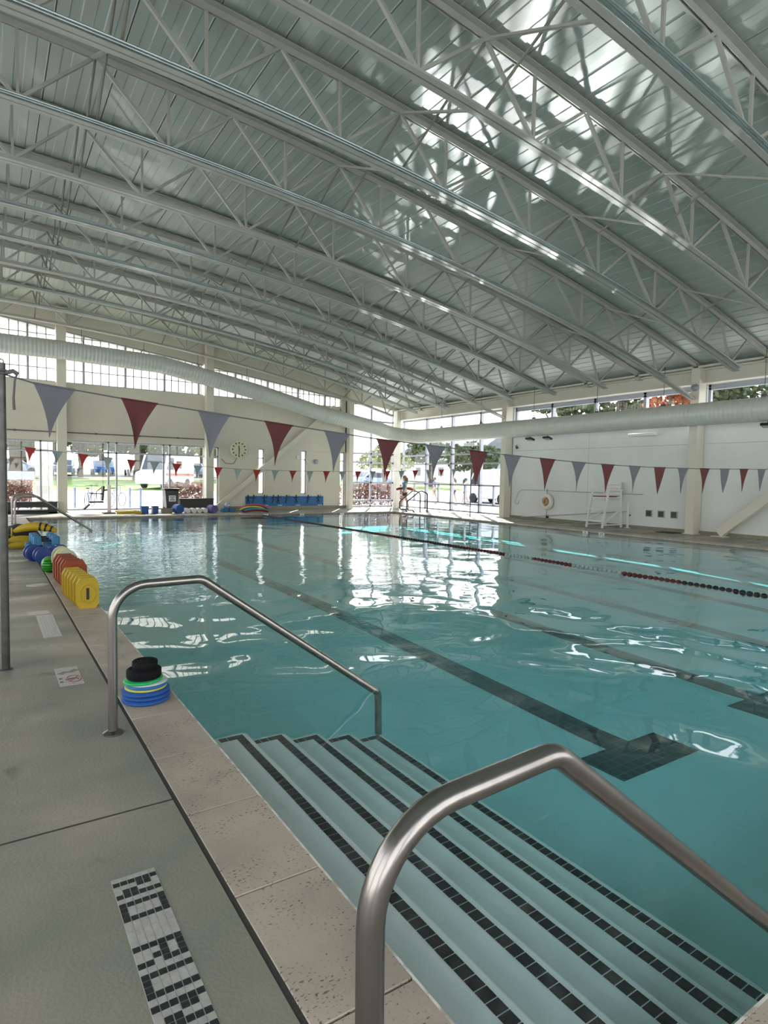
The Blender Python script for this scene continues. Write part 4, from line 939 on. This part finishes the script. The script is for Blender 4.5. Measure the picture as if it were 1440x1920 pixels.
tag(MB().cbox((17.45, 10.75, .008), (.5, .55, .016)).build('floor_mat', M['mat_'], loc=(17.45, 10.75, 0)), 'small black rubber mat on the deck at the foot of the right column', 'mat')
# lights below the duct, wall lamp
for k, (y, lb) in enumerate(((16.3, 'black floodlight under the right duct, left of two by the glazing'), (15.45, 'black floodlight under the right duct, right of two by the glazing'), (7.95, 'black floodlight under the duct at the right edge'))):
    t = thing('floodlight', lb, 'floodlight', (17.2, y, 3.12), 'black floodlights under the duct'); MB().cbox((17.2, y, 3.08), (.22, .30, .07), ry=.3).build('housing', M['black'], t, bevel=.01); MB().tube([(17.2, y, 3.1), (17.2, y, 3.2)], .015, 8).build('bracket', M['black'], t); MB().cbox((17.19, y, 3.04), (.16, .24, .006), ry=.3).build('lens', M['palegrey'], t)
t = thing('wall_luminaire', 'white box light fitting under the duct on the right wall', 'light', (17.75, 12.0, 3.05)); MB().cbox((17.72, 11.95, 3.06), (.16, .95, .09)).build('housing', M['white'], t, bevel=.015); MB().box((17.75, 11.9, 3.06), (18.0, 12.0, 3.10)).build('bracket', M['white'], t)
t = thing('camera_dome', 'small dark dome camera on a curved arm beside the glazing column', 'camera', (17.9, 17.55, 2.85)); MB().tube([(18, 17.75, 2.95), (17.85, 17.7, 2.88), (17.8, 17.6, 2.87)], .014, 8).build('arm', M['post'], t); m = MB(); m.sphere((17.8, 17.56, 2.83), .06); m.build('dome', M['post'], t)
t = thing('beam_lamp', 'small round lamp on the right column just under the roof beam', 'lamp', (17.6, 10.2, 4.35)); m = MB(); m.lathe([(.11, 0), (.11, -.03), (.07, -.06), (.0, -.07)], (17.6, 10.2, 4.35), 20, 'x'); m.build('lens', M['alum'], t); MB().cbox((17.59, 10.2, 4.47), (.05, .08, .1)).build('bracket', M['cream'], t)
t = thing('wall_luminaire', 'white box fitting under the duct against the tall glazing', 'light', (17.6, 19.7, 3.0)); MB().cbox((17.75, 20.3, 3.06), (.16, .7, .12)).build('housing', M['white'], t, bevel=.015); MB().box((17.75, 20.25, 3.06), (18.08, 20.35, 3.12)).build('bracket', M['white'], t)

# pool ladder grab rails
for k, (y) in enumerate((22.55, 22.0)):
    t = thing('grab_rail', 'dark curved ladder grab rail at the pool edge by the lifeguard, ' + ('far one', 'near one')[k], 'grab rail', (16.1, y, 0), 'ladder grab rails')
    p = fillet([(16.75, y, 0), (16.75, y, .86), (16.35, y, .98), (15.6, y, .48), (15.62, y, .12), (15.95, y, .10), (16.02, y, 0)], [.17, .2, .17, .1, .06], 8)
    MB().tube(p, .029, 12).build('rail_tube', M['black'], t, smooth=60)
    for x in (16.75, 16.02): MB().lathe([(.055, 0), (.05, .015), (.026, .02)], (x, y, 0), 16).build('escutcheon', M['post'], t)

# lifeguard, walking to the left with a red rescue tube across the hips
def skin_mesh(name, V, E, m, parent, sub=2, root=0):
    me = bpy.data.meshes.new(name); off = parent_world(parent)
    me.from_pydata([Vector(v[:3])-off for v in V], E, []); o = bpy.data.objects.new(name, me); link(o); o.parent = parent
    md = o.modifiers.new('skin', 'SKIN'); 
    for i, v in enumerate(V):
        sv = me.skin_vertices[0].data[i]; sv.radius = (v[3], v[4] if len(v) > 4 else v[3]); sv.use_root = i == root
    md.use_smooth_shade = True
    s = o.modifiers.new('sub', 'SUBSURF'); s.levels = sub; s.render_levels = sub; me.materials.append(m); return o
def person(BX, BY, er, ef, label, shirt, shorts, hairm, s_=1.0, group=None):
    def pp(r, f_, z, *rad): v = Vector((BX, BY, 0)) + er*(r*s_) + ef*(f_*s_); return (v.x, v.y, z*s_ - (.05 if BX > 18 else 0), *[q*s_ for q in rad])
    per = thing('person', label, 'person', (BX, BY, -.05 if BX > 18 else 0), group)
    V = [pp(0, 0, .86, .12, .10), pp(.0, 0, 1.02, .105, .09), pp(-.01, 0, 1.20, .115, .095), pp(-.02, 0, 1.33, .10, .08), pp(-.025, 0, 1.40, .045), pp(-.03, 0, 1.45, .045),   # spine
         pp(0, .15, 1.34, .05), pp(.05, .21, 1.12, .038), pp(-.02, .24, .94, .03),          # near arm
         pp(0, -.15, 1.34, .05), pp(.03, -.21, 1.10, .038), pp(-.03, -.24, .93, .03),        # far arm
         pp(.0, .09, .80, .088), pp(.08, .09, .46, .058), pp(.20, .09, .10, .035), pp(.13, .10, .045, .032),       # near leg
         pp(-.02, -.09, .80, .088), pp(-.12, -.09, .46, .058), pp(-.26, -.09, .11, .035), pp(-.36, -.09, .05, .03),  # far leg
         pp(-.03, .24, .88, .02), pp(-.04, -.24, .87, .02)]
    E_ = [(0,1),(1,2),(2,3),(3,4),(4,5),(3,6),(6,7),(7,8),(3,9),(9,10),(10,11),(0,12),(12,13),(13,14),(14,15),(0,16),(16,17),(17,18),(18,19),(8,20),(11,21)]
    skin_mesh('body', V, E_, M['skin'], per)
    hd = MB(); hc = pp(-.045, 0, 1.535)
    hd.sphere(hc[:3], .095, 16, 12, (.92, .85, 1.18)); nz_ = pp(-.145, 0, 1.53); hd.sphere(nz_[:3], .018, 8, 6)
    for sgn in (-1, 1): e_ = pp(-.02, .085*sgn, 1.53); hd.sphere(e_[:3], .02, 8, 6)
    hd.build('head', M['skin'], per, smooth=80)
    fc = MB()
    for sgn in (-1, 1): e_ = pp(-.125, .035*sgn, 1.555); fc.sphere(e_[:3], .012, 8, 6)
    e_ = pp(-.128, 0, 1.485); fc.sphere(e_[:3], .014, 8, 6, (1, 1, .4)); fc.build('face_features', M['black'], per)
    hr = MB(); h2 = pp(-.02, 0, 1.565); hr.sphere(h2[:3], .108, 16, 10, (.95, .95, 1.05)); hr.tube([pp(.06, 0, 1.55)[:3], pp(.085, 0, 1.42)[:3], pp(.08, 0, 1.22)[:3]], [.08, .07, .02], 12); hr.build('hair', M[hairm], per, smooth=80)
    for sgn, (hx, hz) in ((1, (-.03, .90)), (-1, (-.04, .89))):
        hm = MB(); c0 = pp(hx, .24*sgn, hz); hm.sphere(c0[:3], .042, 10, 8, (.8, .8, 1.1))
        for k in range(4): a_ = pp(hx-.03+.02*k, .24*sgn, hz-.02); b2 = pp(hx-.035+.02*k, .235*sgn, hz-.075); c3 = pp(hx-.03+.02*k, .215*sgn, hz-.10+.008*abs(k-1.5)); hm.tube([a_[:3], b2[:3], c3[:3]], [.011, .0095, .007], 8)
        a_ = pp(hx-.04, .23*sgn, hz+.0); b2 = pp(hx-.075, .215*sgn, hz-.03); hm.tube([a_[:3], b2[:3]], [.012, .008], 8); hm.build('hand', M['skin'], per, smooth=80)
    skin_mesh('swim_shirt', [pp(0, 0, .80, .135, .12), pp(0, 0, 1.04, .12, .105), pp(-.01, 0, 1.20, .13, .11), pp(-.02, 0, 1.34, .112, .092), pp(0, .15, 1.345, .062), pp(.03, .19, 1.24, .056), pp(0, -.15, 1.345, .062), pp(.02, -.19, 1.24, .056)], [(0,1),(1,2),(2,3),(3,4),(4,5),(3,6),(6,7)], M[shirt], per)
    skin_mesh('shorts', [pp(0, 0, .93, .132, .118), pp(.0, .09, .78, .104), pp(.035, .09, .63, .096), pp(-.02, -.09, .78, .104), pp(-.065, -.09, .63, .096)], [(0,1),(1,2),(0,3),(3,4)], M[shorts], per)
    for (r0, f0) in ((.13, .10), (-.37, -.09)):
        a_ = pp(r0+.08, f0, .05); b2 = pp(r0-.02, f0, .045); c3 = pp(r0-.15, f0, .032); MB().tube([a_[:3], b2[:3], c3[:3]], [.048, .045, .03], 12).build('trainer', M['shoe'], per, smooth=70)

    return pp
ER, EF = Vector((.836, -.548, 0)), Vector((-.548, -.836, 0))
pp = person(17.15, 24.35, ER, EF, 'person in a teal top and black shorts walking left with a red tube', 'shirt', 'shorts', 'hair')
person(25.2, 32.4, -ER, EF, 'person in a violet top walking outside the right glazing behind the ladder rails', 'purple', 'curb', 'black', 1.02, 'people outside')
person(25.2, 30.3, ER, -EF, 'person in a white top outside the right glazing, between the violet and teal ones', 'white', 'navy', 'hair', 1.0, 'people outside')
person(25.0, 29.0, -ER, EF, 'person in a grey-green top outside the right glazing next to the truck', 'lgrey', 'post', 'black', 1.0, 'people outside')
t = thing('rescue_tube', 'red rescue tube carried across the lifeguard from hip to hip', 'rescue tube', pp(.1, -.27, 1.0)[:3])
a_ = [pp(-.42, -.27, .97), pp(-.2, -.29, 1.03), pp(0, -.30, 1.06), pp(.25, -.29, 1.02), pp(.5, -.27, .93)]
MB().tube([p[:3] for p in a_], [.05, .07, .075, .075, .05], 14).build('foam_tube', M['crimson'], t, smooth=70)
k_ = [pp(.0, -.22, 1.03), pp(-.05, -.15, 1.2), pp(-.04, .0, 1.44), pp(.03, .14, 1.3), pp(.06, .15, 1.05), pp(.08, -.15, 1.0)]
MB().tube([p[:3] for p in k_], .012, 8).build('shoulder_strap', M['black'], t, smooth=70)

# ================================================================== OUTSIDE
GP = [(YN-40, -.06), (34, -.06), (36, .10), (41, .50), (48, .72), (56, 1.05), (66, 1.30), (90, 1.45), (260, 1.6)]
def zg(y):
    for (y0, z0), (y1, z1) in zip(GP, GP[1:]):
        if y <= y1: return z0 + (z1-z0)*(y-y0)/(y1-y0)
    return GP[-1][1]
def ground(name, y0, y1, x0, x1, m, lift=0):
    ys = sorted({y0, y1} | {y for y, z in GP if y0 < y < y1}); g_ = MB()
    g_.prism([(y, zg(y)+lift) for y in ys] + [(y1, zg(y1)-.5+lift), (y0, zg(y0)-.5+lift)], lambda u, v, s: (x0 if s == 0 else x1, u, v)); return g_.build(name, m, smooth=0)
def gs(*a, **k): o = ground(*a, **k); o['kind'] = 'structure'
gs('plaza', YF+.3, 40.5, -60, 130, M['paving']); gs('side_yard', YN-40, YF+.3, XR+.3, 130, M['paving']); gs('left_yard', YN-40, YF+.3, -60, XL-.3, M['paving']); gs('back_yard', YN-40, YN-.3, XL-.3, XR+.3, M['paving'])
gs('parking_lot', 58, 72, -60, 130, M['asphalt'], lift=.01)
s2 = MB(); s2.box((23.5, YN-30, -.2), (40, 36, -.05)); struct('street', s2, M['asphalt'])
gs('lawn', 40.5, 58, -60, 130, M['grass'])
gs('lawn', 72, 260, -60, 130, M['grass'])

def leaf_cloud(mb, blobs, n, size, rnd):
    tot = sum(b[3]**2 for b in blobs)
    for (x, y, z, r, sz) in blobs:
        for _ in range(int(n*r*r/tot)):
            u = Vector((rnd.gauss(0, 1), rnd.gauss(0, 1), rnd.gauss(0, 1))).normalized()*r*rnd.uniform(.55, 1)**.6
            c0 = Vector((x, y, z)) + Vector((u.x, u.y, u.z*sz)); s = size*rnd.uniform(.6, 1.4)
            a_ = Vector((rnd.gauss(0, 1), rnd.gauss(0, 1), rnd.gauss(0, 1))).normalized(); b_2 = a_.orthogonal().normalized()
            d = a_.cross(b_2); mb.add([c0-b_2*s, c0+d*s*.55, c0+b_2*s, c0-d*s*.55], [(0,1,2,3)])
def tree(x, y, h, tr, cr, label, seed, m='leaf', n=2600, size=.30, zc=None):
    rnd = random.Random(seed); z0 = zg(y); t = thing('park_tree', label, 'tree', (x, y, z0), 'trees outside')
    tk = MB(); top = h*.55
    tk.tube([(x, y, z0-.2), (x+.05, y, z0+h*.2), (x-.1, y, z0+top*.75), (x+.1, y, z0+top*1.2)], [tr*1.35, tr, tr*.8, tr*.35], 12)
    bl = []
    for k in range(7):
        a_ = k*2*PI/7+rnd.uniform(-.3, .3); rr = cr*rnd.uniform(.45, .75); zz = z0 + h*rnd.uniform(.46, .74); q_ = (x+rr*math.cos(a_), y+rr*math.sin(a_), zz)
        tk.tube([(x, y, z0+top*.7), ((x+q_[0])/2, (y+q_[1])/2, z0+top*.9+.2), q_], [tr*.5, tr*.3, tr*.1], 8); bl.append((*q_, cr*rnd.uniform(.42, .6), .55))
    bl.append((x, y, z0+h*.72, cr*.5, .6)); tk.build('trunk', M['bark'], t, smooth=60)
    lc = MB(); leaf_cloud(lc, bl, n, size, rnd); lc.build('foliage', M[m], t, smooth=0)
for a_ in [(11.0, 54.5, 6.6, .55, 4.2, 'park tree with a very thick trunk left of the white ambulance', 1, 'leaf', 3800, .30), (1.9, 55.0, 6.3, .42, 3.2, 'park tree with a thick trunk seen left of the left pillar', 2, 'leaf', 3200, .30), (6.9, 59, 5.6, .18, 2.4, 'slender park tree in the middle of the wide window', 3, 'leaf2', 2200, .26),
           (16.5, 81, 7.8, .4, 4.6, 'dark park tree behind the parked cars, right of the thick trunk', 4, 'leaf', 2600, .36), (3.5, 81, 8, .4, 5.0, 'dark park tree behind the parked cars near the slender tree', 5, 'leaf', 2600, .38), (-10, 76, 7.6, .4, 4.4, 'dark park tree behind the parked cars at far left', 6, 'leaf', 2400, .38), (19.8, 57.5, 5.6, .3, 3.0, 'bushy tree at the right of the lawn', 7, 'leaf2', 2200, .28),
           (25.5, 39, 4.6, .16, 1.9, 'small tree outside the corner glazing behind the lifeguard', 8, 'leaf2', 1600, .15), (35, 39.5, 5.2, .22, 2.2, 'leafy tree outside the right glazing beside the truck', 9, 'leaf', 2000, .2), (38, 49.5, 6.0, .25, 2.6, 'tree standing in front of the pale blue house', 10, 'leaf', 2000, .22), (42, 36, 12.2, .3, 2.7, 'dark tree seen through the right clerestory next to the glazing column', 11, 'leaf', 2000, .26), (42, 30.6, 12.2, .3, 2.3, 'second dark tree seen through the right clerestory', 12, 'leaf', 1800, .26), (42, 26.2, 12.2, .25, 1.9, 'orange autumn tree seen through the middle of the right clerestory', 13, 'leaf3', 1600, .22), (42, 21.6, 12.2, .3, 2.4, 'dark tree seen through the right clerestory beside the right column', 14, 'leaf', 1800, .26),
           (-5, 61.5, 6.4, .3, 3.6, 'dark park tree at far left of the lawn', 15, 'leaf', 2400, .3), (10.0, 68.5, 6.8, .3, 3.7, 'dark park tree standing among the parked cars', 16, 'leaf', 2400, .32), (20.5, 69, 6.8, .3, 3.7, 'dark park tree at the right end of the parked cars', 17, 'leaf', 2400, .32)]:
    tree(*a_)
def hedge(x0, x1, y0, y1, h, label, seed, n=2600):
    rnd = random.Random(seed); t = thing('clipped_hedge', label, 'hedge', ((x0+x1)/2, (y0+y1)/2, zg(y0)), 'russet hedges')
    st = MB(); lc = MB(); k = 0
    x = x0+.2
    while x < x1: st.tube([(x, (y0+y1)/2, -.06), (x+.08, (y0+y1)/2+.05, h*.7)], [.03, .012], 6); x += .45
    st.build('stems', M['bark'], t)
    for _ in range(n):
        c0 = Vector((rnd.uniform(x0, x1), rnd.uniform(y0, y1), .05+h*rnd.random()**.8)); s = .065*rnd.uniform(.6, 1.5)
        a_ = Vector((rnd.gauss(0, 1), rnd.gauss(0, 1), rnd.gauss(0, 1))).normalized(); b_2 = a_.orthogonal().normalized(); d = a_.cross(b_2); lc.add([c0-b_2*s, c0+d*s*.55, c0+b_2*s, c0-d*s*.55], [(0,1,2,3)])
    lc.build('foliage', M['hedge'], t, smooth=0)
hedge(.4, 1.55, 28.1, 28.9, 1.12, 'russet hedge outside the far left window behind the slotted bench', 21, 1500)
hedge(6.7, 8.6, 27.6, 28.4, 1.1, 'russet hedge outside the far window behind the solid bench', 22, 2200)
hedge(15.6, 19.6, 27.4, 28.4, 1.12, 'long russet hedge outside the corner glazing', 23, 3600)
# white pillars outside
for k, (x, w_, lb) in enumerate(((1.84, .40, 'wide white pillar outside the far left window, with a small grey sign'), (2.16, .14, 'narrow white pillar right beside the wide one outside the far left window'))):
    t = thing('outdoor_pillar', lb, 'pillar', (x, 27.6, 0), 'white pillars outside'); MB().box((x-w_/2, 27.5, -.06), (x+w_/2, 27.9, 3.4)).build('shaft', M['stucco'], t, bevel=.01); MB().box((x-w_/2-.04, 27.46, -.06), (x+w_/2+.04, 27.94, .06)).build('base', M['stucco'], t)
    if k == 0: MB().box((1.58, 27.46, 1.17), (1.84, 27.49, 1.36)).build('sign', M['palegrey'], t); MB().box((1.62, 27.455, 1.24), (1.72, 27.461, 1.28)).build('sign_mark', M['black'], t)
# cars
def car(x, y, rz, m, label, van=False, s=1.0):
    t = thing('parked_car' if not van else 'parked_van', label, 'van' if van else 'car', (x, y, zg(y)), 'parked vehicles'); z0 = zg(y); R_ = Matrix.Rotation(rz, 3, 'Z')
    def P_(u, v, w_): q_ = R_ @ Vector((u*s, v*s, 0)); return (x+q_.x, y+q_.y, z0+w_*s)
    b_ = MB()
    if van: prof = [(-2.6, .3), (2.5, .3), (2.6, .6), (2.5, 1.05), (1.9, 1.2), (1.35, 2.25), (-2.5, 2.35), (-2.62, 2.2)]
    else: prof = [(-2.1, .28), (2.05, .28), (2.15, .5), (2.05, .78), (1.15, .92), (.45, 1.42), (-.95, 1.45), (-1.65, .98), (-2.1, .92), (-2.18, .6)]
    b_.prism(prof, lambda u, v, sd: P_(u, -.88 if sd == 0 else .88, v)); b_.build('body', M[m], t, smooth=20, bevel=.05)
    w_ = MB()
    if van: wp = [(1.45, 1.25), (1.75, 1.25), (1.3, 2.05), (.7, 2.05), (.7, 1.25)]
    else: wp = [(-1.5, .98), (1.0, .95), (.42, 1.36), (-.9, 1.38)]
    w_.prism(wp, lambda u, v, sd: P_(u, -.89 if sd == 0 else .89, v))
    if not van: w_.add([P_(1.12, -.75, .95), P_(1.12, .75, .95), P_(.5, .68, 1.40), P_(.5, -.68, 1.40)], [(0,1,2,3)]); w_.add([P_(-1.66, -.75, 1.0), P_(-1.66, .75, 1.0), P_(-1.0, .68, 1.43), P_(-1.0, -.68, 1.43)], [(3,2,1,0)])
    else: w_.add([P_(1.92, -.75, 1.25), P_(1.92, .75, 1.25), P_(1.40, .7, 2.2), P_(1.40, -.7, 2.2)], [(0,1,2,3)])
    w_.build('windows', M['cglass'], t, smooth=0)
    for u in (-1.4, 1.35):
        for v in (-.86, .86): wm = MB(); wm.lathe([(.33*s, -.1), (.33*s, .1)], P_(u, v, .33), 20, 'y', rot=R_); wm.build('wheel', M['tyre'], t)
    return t, P_
for k, (x, y, rz, m, lb) in enumerate([(2.0, 64, .1, 'car1', 'silver-blue car parked at far left beyond the lawn'), (6.2, 63.5, 1.3, 'car1', 'silver-blue car parked left of the thick trunk'), (9.4, 64, 1.5, 'car3', 'blue car parked just left of the thick tree trunk'), (12.5, 64, 1.5, 'car2', 'white car parked behind the thick tree trunk'), (15.4, 64, 1.4, 'car3', 'blue car parked between the trunk and the ambulance'), (18.2, 65, 1.5, 'car1', 'silver-blue car parked right of the ambulance'), (27.5, 44, .2, 'car1', 'silver-blue car parked beyond the hedge of the corner glazing')]):
    car(x, y, rz, m, lb)
t, P_ = car(10.3, 43.0, -2.25, 'car2', 'white ambulance with a red stripe parked beyond the plaza', True)
for v in (-.895, .895): MB().prism([(-2.5, .85), (1.9, .85), (1.9, 1.02), (-2.5, 1.02)], lambda a2, b2, sd, v=v: P_(a2, v if sd == 0 else v*.99, b2)).build('red_stripe', M['rmark'], t, smooth=0, label='red stripe along the side')
MB().prism([(-.5, 1.35), (.3, 1.35), (.3, 1.85), (-.5, 1.85)], lambda a2, b2, sd: P_(a2, .896 if sd == 0 else .885, b2)).build('side_sign', M['maroon'], t, smooth=0)
car(29.2, 30.6, 1.57, 'car2', 'white pickup truck parked outside the right glazing', True)
# low planter box, picnic block
t = thing('stone_planter', 'blue-grey stone planter wall on the lawn at far left', 'planter', (1.8, 52, zg(52))); MB().box((.2, 51.6, zg(52)-.1), (3.0, 52.4, zg(52)+.65)).build('wall_block', M['house'], t, bevel=.03); MB().box((.3, 51.7, zg(52)+.65), (2.9, 52.3, zg(52)+.7)).build('soil', M['bark'], t)
# bicycles and rack posts on the plaza
def bicycle(x, y, rz, label):
    t = thing('bicycle', label, 'bicycle', (x, y, -.06), 'bicycles on the plaza'); R_ = Matrix.Rotation(rz, 3, 'Z')
    W_ = lambda u, z: Vector((x, y, -.06)) + R_ @ Vector((u, 0, 0)) + Vector((0, 0, z))
    for u in (-.52, .52): w_ = MB(); w_.tube([W_(u+.33*math.cos(a_), .34+.33*math.sin(a_)) for a_ in [2*PI*i/24 for i in range(24)]], .018, 6, closed=True); [w_.tube([W_(u, .34), W_(u+.33*math.cos(a_), .34+.33*math.sin(a_))], .003, 4) for a_ in [2*PI*i/10 for i in range(10)]]; w_.build('wheel', M['tyre'], t)
    f_ = MB(); A_, B_, C_, D_, H_ = W_(-.52, .34), W_(-.08, .30), W_(-.2, .80), W_(.36, .78), W_(.52, .34)
    for p, q_ in ((A_, B_), (B_, C_), (C_, D_), (B_, D_), (A_, C_), (D_, H_), (D_, W_(.33, .98))): f_.tube([p, q_], .018, 8)
    f_.build('frame', M['bike'], t); MB().cbox(W_(-.23, .88), (.24, .12, .05), rz=rz).build('saddle', M['black'], t); 
    d = R_ @ Vector((0, 1, 0)); MB().tube([W_(.33, .98)-d*.26, W_(.33, 1.0), W_(.33, .98)+d*.26], .014, 8).build('handlebar', M['black'], t)
bicycle(3.9, 30.2, 1.2, 'bicycle parked behind the pool lift outside the window'); bicycle(5.1, 30.7, .9, 'bicycle leaning at the rack in the middle of the wide window')
for k, (x, lb) in enumerate(((3.27, 'blue-grey bollard left of the pool lift outside the window'), (4.62, 'blue-grey bollard behind the window mullions'), (5.55, 'blue-grey bollard left of the wheelie bin outside the window'), (6.02, 'blue-grey bollard just behind the wheelie bin outside the window'))):
    t = thing('bollard', lb, 'bollard', (x, 29.9, -.06), 'bollards on the plaza'); MB().tube([(x, 29.9, -.06), (x, 29.9, .82)], .05, 14).build('post', M['bike'], t); MB().lathe([(.05, .82), (.045, .86), (.0, .875)], (x, 29.9, 0), 14).build('cap', M['bike'], t)
# houses across the street
def house(x0, x1, y0, y1, h, rh, m, label):
    t = thing('house', label, 'house', ((x0+x1)/2, (y0+y1)/2, zg(y0)), 'houses across the street'); z0 = zg(y0)-.2
    MB().box((x0, y0, z0), (x1, y1, z0+h)).build('walls', M[m], t)
    r = MB(); ym = (y0+y1)/2; r.prism([(y0-.4, h), (ym, h+rh), (y1+.4, h), (y1+.4, h-.15), (y0-.4, h-.15)], lambda u, v, s: (x0-.4 if s == 0 else x1+.4, u, z0+v)); r.build('roof', M['hroof'], t, smooth=0)
    n = 0
    for yy in (y0+1.2, ym+.8):
        wd = MB().box((x0-.06, yy, z0+1.0), (x0+.02, yy+1.2, z0+2.2)).build('window', M['stucco'], t); MB().box((x0-.08, yy+.1, z0+1.1), (x0-.05, yy+1.1, z0+2.1)).build('pane', M['cglass'], wd)
    MB().box((x0-.06, ym-.7, z0+.1), (x0+.02, ym+.2, z0+2.1)).build('front_door', M['stucco'], t)
house(46, 54, 43.5, 52, 3.4, 2.4, 'house', 'pale blue house with a grey gable roof seen through the right glazing')
house(46, 56, 56, 66, 3.6, 2.6, 'stucco', 'white house with a grey roof seen left of the pale blue one')
house(50, 58, 20, 31, 3.6, 2.4, 'house', 'pale blue house hidden behind the right column')

# ================================================================== ADDED SPOT LAMPS AT THE WATER, STANDING IN FOR SUN GLITTER ON THE ROOF
up = Vector((SUN_DIR.x, SUN_DIR.y, -SUN_DIR.z))
HIT = [(4.24,9.58,7.57,.5,.5),(4.5,9.8,7.54,.5,.4),(3.44,7.98,7.64,.7,.6),(7.28,11.33,7.2,.45,.8),(6.1,9.18,7.37,.8,1),(6.74,9.42,7.29,.8,1),(6.33,7.48,7.34,.8,1),(5.75,6.6,7.41,.8,1),(5.88,6.12,7.39,.9,1.1),(6.71,6.51,7.29,.9,1.1),
       (6.49,5.57,7.32,.9,1),(7.17,5.94,7.23,.9,1),(7.07,5.04,7.25,.8,.9),(8.58,5.6,7.03,.6,1),(9.2,5.63,6.94,.55,.9),(10.09,7.51,6.79,.4,.9),(7.78,3.96,7.15,.6,.8),(7.64,12.33,7.17,.6,1),(1.97,9.43,7.75,.5,.35),(6.67,8.41,7.3,.9,1),
       (7.14,7.37,7.23,.9,1),(9.11,13.12,6.95,.7,.7),(4.54,8.65,7.54,.35,.5),(5.86,7.3,7.39,.8,.9),(7.97,8.6,7.12,.7,.9),(8.3,10.9,7.1,.8,.6),(2.3,12.5,7.7,1.2,.8),(3.4,13.5,7.5,1.2,.8),(1.2,12.8,7.7,1,.6),(2.6,15,7.6,1.2,.6),
       (6.9,5.4,7.25,.8,1.2),(7.6,4.6,7.2,.8,1.2),(8.0,5.2,7.1,.8,1.2),(8.6,5.0,7.05,.7,1.2),(9.0,5.2,6.95,.7,1.1),(7.4,6.3,7.2,.7,1.2),(8.0,6.4,7.1,.7,1.1),(7.9,7.2,7.1,.6,1),(8.6,6.6,7,.6,1),(6.2,5.2,7.35,.8,1.2),(9.4,6.2,6.9,.6,1),(10,6.0,6.8,.6,1),(8.2,4.2,7.1,.6,1.1),(7.0,8.9,7.2,.5,1.2),(7.4,10.2,7.2,.5,1.2),(7.5,11.8,7.2,.4,1.2)]
rnd = random.Random(11)
for k, (x, y, z, r, e) in enumerate(HIT):
    for q in range(4):
        tgt = Vector((x+rnd.gauss(0, .42), y+rnd.gauss(0, .55), z)); src = tgt - up*((z-.02)/up.z); src.z = .02
        r_ = r*rnd.uniform(.3, .7)
        l = bpy.data.lights.new('added_glitter_spot', 'SPOT'); l.spot_size = 2*math.atan(r_*1.2/(tgt-src).length); l.spot_blend = 1; l.energy = 1050*e*GLINT; l.shadow_soft_size = .02; l.color = (.95, 1, .98)
        o = bpy.data.objects.new('added_glitter_spot', l); link(o); o.location = src; o.rotation_mode = 'QUATERNION'; o.rotation_quaternion = (tgt-src).to_track_quat('-Z', 'Y'); o.scale = (rnd.uniform(.2, .5), 1, 1)
